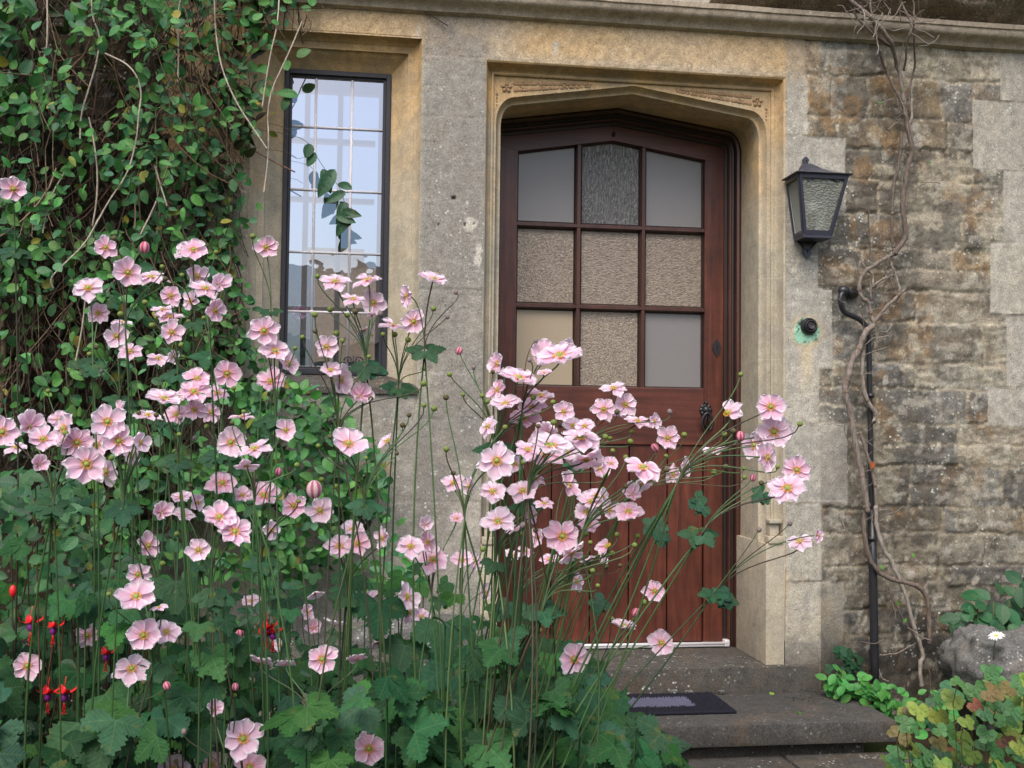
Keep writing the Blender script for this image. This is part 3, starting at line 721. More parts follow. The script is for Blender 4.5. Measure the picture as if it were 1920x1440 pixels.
# ---- doormat
mt = empty('doormat', (.92, -.17, .157), 'dark bristly doormat with a grey centre panel on the lower stone step', 'doormat')
mb = MB(); mb.box(.60, 1.205, -.292, -.052, .1565, .1665, bev=.003); mb.build('rubber_base', M['rubber'], mt)
mb = MB(); mc = MB()
for i in range(84):
    for j in range(34):
        x_ = .607+i*.0071+rr.uniform(-.001, .001); y_ = -.287+j*.0069+rr.uniform(-.001, .001)
        inner = .70 < x_ < 1.09 and -.225 < y_ < -.115
        b_ = mc if inner else mb; h_ = rr.uniform(.004, .007)+(.002 if inner else 0); s_ = .0026
        b_.add([(x_-s_, y_-s_, .166), (x_+s_, y_-s_, .166), (x_+s_, y_+s_, .166), (x_-s_, y_+s_, .166), (x_+rr.uniform(-.002, .002), y_, .166+h_)], [(0, 1, 4), (1, 2, 4), (2, 3, 4), (3, 0, 4)])
mb.build('bristles', M['rubber'], mt, smooth=False); mc.build('centre_panel', M['fibre'], mt, smooth=False)

# ---- wall lantern
LX = 1.573
lan = empty('wall_lantern', (LX, -.01, 1.70), 'dark four-sided lantern with dimpled glass on the stone wall right of the door', 'lantern')
def quadbar(mb, a, b, w_): mb.tube([a, b], w_, 4)
tl_, bl_ = .089, .050; zt, zb = 1.950, 1.745; yf, yb = -.125, -.012; ybf = -.092
c4_ = {('l', 't', 'f'): (LX-tl_, yf, zt), ('r', 't', 'f'): (LX+tl_, yf, zt), ('l', 'b', 'f'): (LX-bl_-.008, ybf, zb), ('r', 'b', 'f'): (LX+bl_-.008, ybf, zb),
       ('l', 't', 'b'): (LX-tl_+.002, yb, zt), ('r', 't', 'b'): (LX+tl_, yb, zt), ('l', 'b', 'b'): (LX-bl_-.006, yb, zb), ('r', 'b', 'b'): (LX+bl_-.008, yb, zb)}
mb = MB()
def face_frame(q4, w_, th, arch_=False):
    """four bars set just inside the quad q4 (tl,tr,br,bl)"""
    q4 = [Vector(p) for p in q4]; c = sum(q4, Vector())/4; nn = (q4[1]-q4[0]).cross(q4[3]-q4[0]).normalized()
    inn = [p+(c-p)*w_/((c-p).length)*1.35 for p in q4]
    V = q4+inn+[p-nn*th for p in q4]+[p-nn*th for p in inn]
    mb.add(V, [(i, (i+1) % 4, 4+(i+1) % 4, 4+i) for i in range(4)]+[(4+i, 4+(i+1) % 4, 12+(i+1) % 4, 12+i) for i in range(4)]+[(8+i, 12+i, 12+(i+1) % 4, 8+(i+1) % 4) for i in range(4)]+[(i, 8+i, 8+(i+1) % 4, (i+1) % 4) for i in range(4)])
    return inn
g_ = c4_
fi = face_frame([g_[('l', 't', 'f')], g_[('r', 't', 'f')], g_[('r', 'b', 'f')], g_[('l', 'b', 'f')]], .013, .005)
li_ = face_frame([g_[('l', 't', 'b')], g_[('l', 't', 'f')], g_[('l', 'b', 'f')], g_[('l', 'b', 'b')]], .011, .005)
ri_ = face_frame([g_[('r', 't', 'f')], g_[('r', 't', 'b')], g_[('r', 'b', 'b')], g_[('r', 'b', 'f')]], .011, .005)
mb.box(LX-bl_-.010, LX+bl_-.006, ybf-.004, yb, zb-.012, zb+.002, bev=.002)
mb.tube([(LX-.04, -.09, zt-.018)]+[(LX-.055+.11*t, yf+.002, zt-.020+.010*math.sin(math.pi*t)) for t in np.linspace(0, 1, 7)], .003, 4)
mb.build('lantern_frame', M['lantern'], lan, smooth=False)
for nm, q4 in (('glass_pane', fi), ('glass_pane', li_), ('glass_pane', ri_)):
    mb = MB(); cc = sum(q4, Vector())/4
    off = Vector((0, .004, 0)) if q4 is fi else Vector((.003 if q4 is li_ else -.003, 0, 0))
    mb.add([p+off+(p-cc)*.03 for p in q4], [(0, 1, 2, 3)]); mb.build(nm, M['dimple'], lan, smooth=False)
mb = MB(); lv = [(zt, tl_+.013, .128, 0), (zt+.004, tl_+.015, .132, 0), (zt+.012, tl_-.012, .110, 0), (zt+.024, .052, .078, -.004), (zt+.038, .034, .052, -.008), (zt+.052, .024, .034, -.012), (zt+.060, .016, .024, -.014)]
V = []
for z_, hw, dp, ox in lv: V += [(LX+ox-hw, -.006, z_), (LX+ox-hw, -dp-.006, z_), (LX+ox+hw, -dp-.006, z_), (LX+ox+hw, -.006, z_)]
mb.add(V, [(i*4+j, i*4+j+1, i*4+j+5, i*4+j+4) for i in range(len(lv)-1) for j in range(3)]+[(0, 3, 2, 1), tuple(range(len(lv)*4-4, len(lv)*4))])
mb.build('lantern_roof', M['lantern'], lan, smooth=False)
mb = MB(); fo = [(-.014, 0), (-.012, .018), (-.007, .026), (-.0125, .040), (-.011, .046), (0, .060), (.011, .046), (.0125, .040), (.007, .026), (.012, .018), (.014, 0), (0, -.002)]
fi2 = [(a*.3, .036+(b-.036)*.22) for a, b in fo]
outline_plate(mb, [(LX-.016+a, zt+.048+b*.72) for a, b in fo], [(LX-.016+a, zt+.048+b*.72) for a, b in fi2], -.016, -.008); mb.build('finial', M['lantern'], lan, smooth=False)
mb = MB(); bo = [(-.040, 0), (-.022, -.010), (-.013, -.024), (-.013, -.034), (-.017, -.040), (-.008, -.052), (0, -.062), (.008, -.052), (.017, -.040), (.013, -.034), (.013, -.024), (.022, -.010), (.040, 0), (0, -.001)]
bi = [(a*.28, -.036+(b+.036)*.22) for a, b in bo]
outline_plate(mb, [(LX-.012+a, zb-.010+b) for a, b in bo], [(LX-.012+a, zb-.010+b) for a, b in bi], -.018, -.008); mb.build('wall_bracket', M['lantern'], lan, smooth=False)
mb = MB(); mb.ball((LX-.012, -.055, 1.845), .024, sc=(1, 1, 1.2)); mb.tube([(LX-.012, -.055, 1.76), (LX-.012, -.055, 1.82)], .013, 10, mi=1); mb.build('bulb', [M['bulb'], M['iron']], lan)
mb = MB(); mb.add([(LX-.085, -.0075, zt), (LX+.085, -.0075, zt), (LX+.046, -.0075, zb), (LX-.054, -.0075, zb)], [(0, 1, 2, 3)]); mb.build('back_plate', M['barpaint'], lan, smooth=False)

# ---- bell push
p = at(1516, 612); bell = empty('bell_push', (p[0], -.005, p[2]), 'round black bell push on a green verdigris stain right of the door', 'doorbell')
RX = Matrix.Rotation(R(90), 3, 'X')
mb = MB(); mb.lathe([(.030, 0), (.031, .008), (.029, .016), (.025, .020), (.0235, .017), (.022, .020), (.0215, .026), (.018, .030), (.015, .028), (.0145, .024), (.0, .024)], (p[0], .004, p[2]), RX, 32); mb.build('bell_housing', M['iron'], bell, auto=50)
mb = MB(); mb.lathe([(.0125, 0), (.0125, .007), (.011, .010), (.006, .0085), (0, .008)], (p[0], -.0195, p[2]), RX, 24); mb.build('bell_button', plain('worn_button', (.05, .045, .05), .3, .5), bell, auto=50)

# ---- black pipe
def pxl(pts, Y=-.03, zoom=3.0, off=(1400, 0), ys=None): return [Vector(at(off[0]+x/zoom, off[1]+y/zoom, (ys[i] if ys else Y))) for i, (x, y) in enumerate(pts)]
def smooth_path(P, it=2):
    for _ in range(it):
        Q = [P[0]]
        for a, b in zip(P[:-1], P[1:]): Q += [a*.75+b*.25, a*.25+b*.75]
        P = Q+[P[-1]]
    return P
pipe = empty('black_pipe', (1.83, -.03, .04), 'bent black pipe running down the rubble wall behind the bare climber', 'pipe')
P = pxl([(600, 208), (545, 200), (527, 225), (528, 270), (545, 318), (590, 335), (650, 365), (678, 410), (688, 500), (690, 640)], off=(1400, 480), ys=[-.022, -.045, -.05, -.05, -.045, -.04, -.035, -.035, -.035, -.035])
P += [Vector(at(1632, 800, -.035)), Vector(at(1634, 950, -.035)), Vector(at(1636, 1080, -.035))]
mb = MB(); mb.tube(smooth_path(P), .0095, 12); mb.build('pipe', M['pipe'], pipe)
P = [Vector(at(1634.5, 955, -.035)), Vector(at(1637, 1080, -.036)), Vector(at(1640, 1240, -.038)), Vector(at(1641, 1320, -.04))]
mb = MB(); mb.tube(P, .0145, 12); mb.build('pipe_sleeve', M['pipe'], pipe)
mb = MB(); mb.ball(at(1582, 545, -.040), .020, sc=(1.1, .9, .9)); mb.tube([at(1588, 549, -.03), at(1601, 550, .01)], .0165, 12); mb.build('pipe_elbow', M['pipe'], pipe)
for py in (742, 1010):
    mb = MB(); c = at(1632 if py < 900 else 1635, py, -.035); mb.tube([c+np.array([0, 0, -.008]), c+np.array([0, 0, .008])], .013 if py < 900 else .018, 12); mb.build('pipe_clip', M['pipe'], pipe)

# ---- building across the garden (seen mirrored in the glass) and a wall beyond the far window
def simple_house(nm, x0, x1, y0, y1, zt, ridge, lab, cat, face):
    r_ = empty(nm, ((x0+x1)/2, (y0+y1)/2, 0), lab, cat)
    mb = MB(); mb.box(x0, x1, y0, y1, 0, zt); mb.build('wall', M['far'], r_, smooth=False)
    mb = MB(); ym = (y0+y1)/2
    mb.add([(x0-.2, y0-.3, zt-.05), (x1+.2, y0-.3, zt-.05), (x1+.2, ym, ridge), (x0-.2, ym, ridge), (x0-.2, y1+.3, zt-.05), (x1+.2, y1+.3, zt-.05)], [(0, 1, 2, 3), (3, 2, 5, 4), (0, 3, 4), (1, 5, 2)]); mb.build('roof', M['roofstone'], r_, smooth=False)
    for k in range(3):
        xx = x0+(x1-x0)*(k+.5)/3; mb = MB(); yy = face; mb.box(xx-.4, xx+.4, min(yy, yy*1.0)-.03, yy+.03, zt*.45, zt*.78); mb.build('window', M['windowiron'], r_, smooth=False)
simple_house('cottage', -9, 6, -19, -13.5, 2.5, 4.1, 'low stone cottage across the garden, reflected in the window glass', 'house', -13.45)
p1 = at(592, 478, 8.0); p2 = at(735, 500, 8.0)
ob = empty('garden_outbuilding', ((p1[0]+p2[0])/2, 8.5, 0), 'brown stone outbuilding seen through the lower panes of the leaded window', 'outbuilding')
mb = MB(); mb.add([(p1[0], 8, 0), (3.2, 8, 0), (3.2, 8, p2[2]-.5), (p2[0]-.25, 8, p2[2]-.02), (p2[0]-.35, 8, p1[2]), (p1[0], 8, p1[2]), (p1[0], 11, 0), (3.2, 11, 0), (3.2, 11, p2[2]-.5), (p2[0]-.25, 11, p2[2]-.02), (p2[0]-.35, 11, p1[2]), (p1[0], 11, p1[2])],
              [(0, 1, 2, 3, 4, 5), (5, 4, 10, 11), (4, 3, 9, 10), (3, 2, 8, 9), (0, 5, 11, 6), (1, 7, 8, 2)]); mb.build('wall', M['far'], ob, smooth=False)
mb = MB(); mb.box(p1[0]-.1, p2[0]-.3, 7.88, 8.4, p1[2]-.02, p1[2]+.06); mb.build('roof_edge', M['roofstone'], ob, smooth=False)
mb = MB(); a = at(590, 662, 1.05); b = at(712, 700, 1.05)
mb.box(a[0], b[0]+.02, .95, 1.3, .42, a[2]-.04, bev=.02); tag(mb.build('draped_table', M['cloth'], None), 'turquoise draped table inside the room behind the lowest window panes', 'table')
mb = MB(); mb.box(-6, 5, 1.6, 40, .004, .008); tag(mb.build('path', plain('sandy_path', (.42, .30, .17), .95, .1, 0, .3, 5), None, smooth=False), kind='structure')

# ================================================================== PLANTS
def rotm(n_, spin):
    """matrix whose z is n_, rotated by spin about it"""
    n_ = Vector(n_).normalized(); q_ = n_.to_track_quat('Z', 'Y').to_matrix(); return q_ @ Matrix.Rotation(spin, 3, 'Z')
def leafpoly(outline, fold=.25, droop=.15, rows=None):
    """outline: right half [(x,y)...] base to tip (y 0..1); gives verts, faces, uv; z from fold and droop"""
    V = []; U = []; Fs = []
    for (x, y) in outline:
        for s_ in (-1, -.5, 0, .5, 1):
            xx = x*s_; z = -droop*(y*y)+fold*abs(xx)-.25*xx*xx
            V.append((xx, y, z)); U.append((xx, y))
    for i in range(len(outline)-1):
        for j in range(4): a_ = i*5+j; Fs.append((a_, a_+1, a_+6, a_+5))
    return V, Fs, U
OVAL = leafpoly([(.02, 0), (.20, .10), (.31, .28), (.34, .46), (.29, .66), (.17, .86), (.02, 1)])
OVALB = leafpoly([(.02, 0), (.13, .10), (.22, .30), (.235, .5), (.19, .72), (.09, .9), (.01, 1)], .35, .3)
ROUND = leafpoly([(.03, 0), (.30, .10), (.45, .32), (.46, .55), (.36, .80), (.18, .96), (.02, 1)], .1, .2)
def lobed(nl=3, teeth=5, spread=62, seed=0, round_=False, wk=1.0):
    """palmate leaf: nl pointed toothed lobes round the leaf stalk"""
    r_ = random.Random(seed); V = [(0, 0, 0)]; U = [(0, 0)]; Fs = []
    angs = np.linspace(-spread, spread, nl) if nl > 1 else [0]; ring = []
    for ai, a in enumerate(angs):
        L = 1.0 if abs(a) < 1 else .80-.10*(abs(a)/spread if nl > 3 else 0)+r_.uniform(-.05, .05)
        wd = (.34 if nl <= 3 else .27)*wk
        pts = []
        K = teeth*2
        def wprof(t): return (math.sin(math.pi*min(1, t*.92+.08)**.8)*.98+.02) if not round_ else math.sqrt(max(0, 1-(2*t-1)**2))*.95+.05
        for side in (-1, 1):
            sg = []
            for k_ in range(K+1):
                t = .30+.70*k_/K; w_ = wd*(wprof(t) if round_ else (1-abs((t-.52)/.50)**1.5 if t > .52 else .78+.22*(t-.30)/.22))
                if k_ == K: w_ = 0
                tooth = (.050 if k_ % 2 else -.030)*(1 if not round_ else .8)
                sg.append((side*(w_+(tooth if 0 < k_ < K else 0)), t+(.02 if k_ % 2 else 0)))
            pts.append(sg)
        outline = pts[0]+pts[1][::-1][1:]
        ring.append((a, L, outline))
    for a, L, outl in ring:
        ca, sa = math.cos(R(a)), math.sin(R(a))
        base = len(V)
        # midrib points
        mids = []
        for t in (.30, .5, .7, .88, 1.0):
            mids.append(len(V)); x_, y_ = 0, t*L; V.append((x_*ca+y_*sa, -x_*sa+y_*ca, -.16*t*t)); U.append((0, t))
        oi_ = []
        for (x, t) in outl:
            oi_.append(len(V)); y_ = t*L; V.append((x*ca+y_*sa, -x*sa+y_*ca, .18*abs(x)-.16*t*t-.9*x*x*.3)); U.append((x, t))
        h = len(outl)//2
        Lft, Rgt = oi_[:h+1], oi_[h:][::-1]
        for S_, flip in ((Lft, False), (Rgt, True)):
            for i in range(len(S_)-1):
                t = (outl[i][1]+outl[i+1][1])/2 if not flip else (outl[-1-i][1]+outl[-2-i][1])/2
                mi_ = min(range(5), key=lambda k_: abs((.30, .5, .7, .88, 1.0)[k_]-t))
                f = (mids[mi_], S_[i], S_[i+1]); Fs.append(f if not flip else f[::-1])
            # close gaps between successive midrib points
            for i in range(4):
                tA, tB = (.30, .5, .7, .88, 1.0)[i], (.30, .5, .7, .88, 1.0)[i+1]
                ts = [o_[1] for o_ in (outl[:h+1] if not flip else outl[h:][::-1])]
                j = min(range(len(ts)), key=lambda k_: abs(ts[k_]-(tA+tB)/2))
                f = (mids[i], S_[j], mids[i+1]); Fs.append(f if not flip else f[::-1])
        Fs.append((0, oi_[0], mids[0])); Fs.append((0, mids[0], oi_[-1]))
    # webs between lobes near the base
    for (a, L, o_), (a2, L2, o2) in zip(ring[:-1], ring[1:]):
        am = R((a+a2)/2); k_ = len(V); V.append((math.sin(am)*.42, math.cos(am)*.42, -.02)); U.append((.2, .4))
        def pt(a_, L_, x, t): ca, sa = math.cos(R(a_)), math.sin(R(a_)); y_ = t*L_; return (x*ca+y_*sa, -x*sa+y_*ca, .0)
        p1_ = len(V); V.append(pt(a, L, *o_[-1])); U.append((.1, .3)); V.append(pt(a, L, *o_[-3])); U.append((.2, .4))
        V.append(pt(a2, L2, *o2[0])); U.append((-.1, .3)); V.append(pt(a2, L2, *o2[2])); U.append((-.2, .4))
        Fs += [(0, p1_, k_), (p1_, p1_+1, k_), (0, k_, p1_+2), (p1_+2, k_, p1_+3)]
    return V, Fs, U
ANEM = [lobed(3, 5, (72, 64, 80)[s_], s_) for s_ in range(3)]+[lobed(5, 4, 108, 9)]
GERA = [lobed(5, 2, 92, s_+20, True) for s_ in range(2)]
class Leaves:
    """many leaves in one mesh"""
    def __init__(s): s.V = []; s.F = []; s.U = []; s.C = []; s.n = 0; s.cnt = 0
    def add(s, T, pos, nrm, spin, size, col):
        Mx = np.array(rotm(nrm, spin))*size
        v = np.asarray(T[0]) @ Mx.T+np.asarray(pos)
        s.V.append(v); s.U.append(np.asarray(T[2])); s.C.append(np.tile(np.asarray(col), (len(v), 1)))
        s.F += [tuple(i+s.n for i in f) for f in T[1]]; s.n += len(v); s.cnt += 1
    def build(s, name, mat_, parent):
        if not s.cnt: return None
        return link(name, mesh(name, np.concatenate(s.V), s.F, mat_, True, None, np.clip(np.concatenate(s.C), 0, 1), np.concatenate(s.U)), parent)
def vary(c, k=.25, hue=.15):
    b = 1+rr.uniform(-k, k); return (c[0]*b*(1+rr.uniform(-hue, hue)*1.5), c[1]*b, c[2]*b*(1+rr.uniform(-hue, hue)))

# ------------------------------------------------------------------ climbing honeysuckle on the left of the wall
hs_ = empty('climbing_honeysuckle', (-.9, -.15, .04), 'tangled green honeysuckle hanging over the wall left of the window', 'climber')
def hedge_edge(y):  # right hand limit of the creeper in pixels for a given row
    return float(np.interp(y, [-60, 0, 100, 200, 300, 380, 450, 560, 640, 700, 740, 800, 900, 1000, 1100], [560, 525, 500, 500, 480, 455, 430, 460, 470, 500, 600, 660, 690, 720, 760]))
def dens(px, py): return float(fbm(np.array(px/100.0), np.array(py/100.0), 1.0, 77, 3))
LF = Leaves(); LB = Leaves(); cnt = 0
GREENS = [(.055, .20, .045), (.04, .155, .045), (.075, .25, .06), (.035, .13, .05), (.085, .23, .05), (.06, .18, .08)]
while cnt < 3700:
    px, py = rr.uniform(-90, 720), rr.uniform(-70, 1090)
    e = hedge_edge(py)+rr.gauss(0, 22)
    if px > e: continue
    d_ = dens(px, py)
    if rr.random() > (d_-.32)*4.5+.16: continue
    if 560 < py < 900 and px < 130 and rr.random() < .6: continue
    if 250 < py < 640 and 60 < px < 200 and rr.random() < .3: continue
    bulge = .30*min(1, max(0, (e-px)/220))+.06
    Y = -rr.uniform(.25, 1.0)*bulge-.02
    p = at(px, py, Y); nv_ = Vector((rr.gauss(0, .55), -1, rr.gauss(.25, .5)))
    col = vary(rr.choice(GREENS), .3); 
    if rr.random() < .04: col = vary((.20, .20, .03))
    big = 1.35 if (px < 60 and py < 280) else 1
    LF.add(OVAL if rr.random() < .75 else OVALB, p, nv_, rr.uniform(0, 6.3), rr.uniform(.024, .046)*big, col); cnt += 1
for _ in range(750):       # lower wall foliage under the window and behind the anemones
    py = rr.uniform(720, 1120); px = rr.uniform(230, hedge_edge(py)+40)
    if dens(px+300, py) < .40: continue
    p = at(px, py, -rr.uniform(.04, .30)); LF.add(OVAL, p, (rr.gauss(0, .5), -1, rr.gauss(.4, .5)), rr.uniform(0, 6.3), rr.uniform(.030, .052), vary(rr.choice(GREENS), .3))
LF.build('foliage', M['leaf'], hs_)
for _ in range(1500):      # added back leaves, coloured dark for the shade deep inside
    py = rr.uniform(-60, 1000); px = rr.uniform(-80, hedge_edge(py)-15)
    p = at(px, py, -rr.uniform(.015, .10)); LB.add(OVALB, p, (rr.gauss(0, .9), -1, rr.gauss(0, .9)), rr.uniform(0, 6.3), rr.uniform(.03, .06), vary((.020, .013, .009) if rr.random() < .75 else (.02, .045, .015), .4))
LB.build('shade_foliage', M['leaf'], hs_)
mb = MB()
BR = [(.085, .05, .032), (.05, .03, .02), (.13, .085, .055), (.035, .022, .016), (.04, .026, .018), (.19, .145, .10)]  # mostly very dark, the thicket's deep shade put into the twig colours
for k in range(1150):
    py = rr.uniform(-120, 900); e = hedge_edge(py); px = rr.uniform(-100, e+6)
    if k > 500 and px < 60 and py < 250: continue
    Y = -rr.uniform(.02, .30)*min(1, max(.15, (e-px)/160)); p = Vector(at(px, py, Y)); P = [p]
    d = Vector((rr.gauss(0, .45), rr.gauss(0, .15), -1 if rr.random() < .85 else rr.uniform(-.6, .6))).normalized(); cur = Vector((rr.gauss(0, .30), rr.gauss(0, .1), rr.gauss(0, .12)))
    L = rr.uniform(.12, .55); n_ = 8
    for i in range(n_):
        p = p+d*(L/n_); p.y = min(-.012, max(-.42, p.y))
        if p.x > -.375 and p.z < 2.33: break
        P.append(p.copy()); d = (d+cur*.30+Vector((rr.gauss(0, .14), rr.gauss(0, .08), rr.gauss(0, .10)))).normalized()
    if len(P) < 3: continue
    mb.tube(P, rr.choice([.0009, .0012, .0014, .0018, .0026]), 4, 0, vary(rr.choice(BR), .3, .05), cap=False)
mb.build('twigs', M['twig'], hs_, cols=True)
STEMS = [("265 0;268 150;262 300;225 370", 3, 0, .28, 0), ("515 0;520 100;565 200;550 330;500 500;455 640;450 780", 3, 0, .30, 0), ("1015 0;1000 80;1005 350;1000 460", 3, 0, .24, 0),
 ("1205 0;1215 220;1250 400;1330 580;1410 700;1500 835", 3, 0, .22, 0), ("1570 0;1560 150;1520 300;1475 600", 3, 0, .12, 0), ("1700 120;1620 310;1500 560;1515 840;1485 1080", 3, 0, .10, 0),
 ("590 300;740 370;800 500;780 640;770 780;720 980;610 1130;500 1340", 3, 0, .32, 0), ("500 660;530 800;550 960;545 1130;520 1270", 3, 0, .28, 0), ("740 40;640 230;480 380;370 490;400 560", 4, 400, .34, 0),
 ("860 500;800 600;700 660", 4, 400, .3, 0), ("640 640;620 850;560 1150", 4, 400, .3, 0), ("90 640;150 830;240 1040;300 1250", 4, 400, .2, 1), ("40 690;10 800;30 1000;20 1200;10 1450", 4, 400, .12, 2),
 ("870 930;905 1050;940 1160", 3, 0, .26, 0), ("880 1130;850 1200;790 1320", 3, 0, .28, 0), ("-10 1260;100 1380;150 1440", 3, 0, .25, 1), ("370 960;280 1110;240 1310", 3, 0, .25, 0), ("1720 60;1760 150;1700 200", 3, 0, .09, 1),
 ("1330 700;1450 730;1610 750;1730 790;1780 880;1860 1000;1920 1060;1945 1180;1935 1215", 3, 0, .05, 3), ("1500 690;1580 710;1640 735;1700 710", 3, 0, .06, 3), ("1500 840;1590 850;1640 870;1672 892", 3, 0, .05, 3), ("1400 830;1560 920;1660 968", 3, 0, .06, 1)]
for s_, zm, oy, dy, kd in STEMS:
    pts = [tuple(float(q_) for q_ in t_.split()) for t_ in s_.split(';')]
    P = smooth_path([Vector(at(x/zm, oy+y/zm, -dy-rr.uniform(0, .015))) for x, y in pts])
    mb = MB(); mb.tube(P, (.0026, .0024, .009, .0009)[kd], 6, 0, ((.42, .36, .29), (.17, .10, .065), (.22, .17, .11), (.08, .07, .04))[kd], cap=False)
    mb.build('vine', M['twig'], hs_, cols=True)
# sprays of leaves hanging over the window
LF = Leaves()
for x, y, sz, a in ((559, 180, 30, 80), (605, 317, 34, 200), (628, 318, 44, 150), (583, 270, 22, 160), (592, 287, 22, 150), (648, 360, 30, 120), (660, 355, 26, 60), (646, 378, 26, 160), (640, 398, 30, 260), (655, 402, 34, 150), (648, 386, 28, 190), (630, 403, 30, 250), (662, 410, 26, 130),
                    (505, 183, 24, 10), (540, 132, 20, 20), (470, 185, 26, 30), (556, 106, 22, 300), (585, 12, 18, 0), (583, 20, 16, 60)):
    p = at(x, y, -.055); pr2 = sz*1.35*3.55/2000
    LF.add(OVALB if sz > 24 else OVAL, p, (rr.gauss(0, .3), -1, .25), R(a), pr2, vary((.025, .085, .04) if x > 575 and y > 100 else (.06, .19, .04), .2))
LF.build('foliage', M['leaf'], hs_)

# ------------------------------------------------------------------ bare climber on the rubble wall
vine = empty('bare_climber', (1.98, -.05, .04), 'leafless woody climber with grey twisting stems on the rubble wall', 'climber')
VS = [(0, 4.4, "885 575;895 650;905 720;935 860;905 930;893 1020;885 1080;875 1200;905 1330;830 1430"), (0, 3.0, "870 740;865 900;830 1020;820 1150;815 1290;825 1440"), (0, 3.8, "885 575;870 470;850 380;830 290;790 200;715 110;590 10;540 -40"),
 (0, 2.6, "820 270;720 200;640 120;560 0"), (0, 2.8, "885 575;830 500;780 390;745 290;725 180;700 60;690 0"), (0, 2.2, "905 560;925 470;945 380;940 160;945 50;930 -30"), (0, 2.0, "885 400;910 200;935 150;890 60;870 0"), (0, 2.6, "905 720;935 650;925 560;935 460"),
 (0, 1.7, "685 1160;685 1240;690 1330;695 1440"), (0, 1.0, "930 440;1000 400;1080 370"), (0, 1.0, "735 590;850 545;950 530"), (0, .9, "950 1060;1000 1030;1070 1020;1090 1035"),
 (480, 3.6, "840 -20;730 40;650 100;630 160;640 230;690 260;700 330;715 390"), (480, 3.2, "715 380;760 310;850 225;890 185"), (480, 2.6, "810 40;845 110;860 190;850 260"), (480, 1.8, "690 130;700 240"), (480, 2.0, "640 0;655 60;720 110;700 190;720 150;860 90"),
 (480, 5.2, "715 390;660 430;640 520;590 590;575 650;560 720;550 770;590 880;600 1000;630 1140;660 1300;680 1440"), (480, 3.4, "655 520;650 680;665 800;735 890;715 935"), (480, 3.2, "640 1000;690 1150;720 1280;730 1380;730 1470"),
 (960, 4.0, "680 -40;665 0;655 130;690 270;760 360;860 390;970 415;1020 480;1030 600;1030 740"), (960, 3.6, "728 -30;730 80;760 190;820 290;870 400;910 520;950 680;1000 800;970 870;985 980"), (960, 1.4, "790 420;860 560;960 740;1030 880;1040 1040"),
 (960, 1.2, "750 805;840 800;950 740;1060 680"), (960, 1.0, "1040 580;1110 690;1170 830"), (960, 1.1, "740 880;760 940;800 950"), (960, .9, "1170 1060;1165 900;1150 800"), (960, 1.0, "950 270;1010 320;1040 350")]
GR = [(.20, .165, .14), (.14, .11, .09), (.27, .235, .20)]
for oy, rd, s_ in VS:
    pts = [tuple(float(q_) for q_ in t_.split()) for t_ in s_.split(';')]
    P = smooth_path([Vector(at(1400+x/3, oy+y/3, -.030-.008*rd-.10*max(0, min(1, (125-(oy+y/3))/60)))) for x, y in pts])
    P = [p+Vector((rr.gauss(0, .0011), rr.gauss(0, .0015), rr.gauss(0, .0011))) for p in P]
    nP = len(P); rads = [rd*.0020*(1+rr.uniform(-.14, .16))*(1 if rd > 3.3 else 1-.35*i/nP) for i in range(nP)]
    mb = MB(); mb.tube(P, rads, 8, 0, rr.choice(GR), cap=True)
    for p in P[::5]:
        if rd > 2.4 and rr.random() < .35: mb.ball(p, rd*.0025, u=6, v=4, col=(.17, .13, .10))
    mb.build('woody_stem', M['twig'], vine, cols=True)
mb = MB()
for k in range(145):
    if k < 45: px, py = rr.uniform(1585, 1730), rr.uniform(-15, 60)
    else: py = rr.uniform(40, 1230); px = np.interp(py, [0, 200, 400, 600, 800, 1230], [1690, 1700, 1690, 1640, 1600, 1700])+rr.gauss(0, 28)
    p = Vector(at(px, py, -(.10+rr.random()*.12 if k < 45 else .05+rr.random()*.02))); d = Vector((rr.gauss(0, 1), rr.gauss(0, .15), rr.gauss(.2, .8))).normalized(); P = [p]
    for i in range(6): p = p+d*rr.uniform(.010, .022); P.append(p.copy()); d = (d+Vector((rr.gauss(0, .3), 0, rr.gauss(0, .3)))).normalized()
    mb.tube(P, rr.choice([.0007, .001, .0016]) if k > 45 else rr.choice([.001, .0018, .0024]), 4, 0, vary(rr.choice(GR), .2, .05), cap=False)
mb.build('twigs', M['twig'], vine, cols=True)
LF = Leaves()
for x, y, s_, c in ((1715, 1045, .016, 0), (1680, 1130, .020, 0), (1700, 1160, .018, 0), (1655, 1068, .018, 0), (1740, 305, .014, 0), (1648, 190, .014, 0), (1637, 865, .028, 1), (1690, 170, .010, 0)):
    LF.add(OVAL, at(x, y, -.07), (rr.gauss(0, .3), -1, .2), rr.uniform(0, 6), s_, (.08, .22, .03) if c == 0 else (.35, .08, .02))
LF.build('small_leaves', M['leaf'], vine)

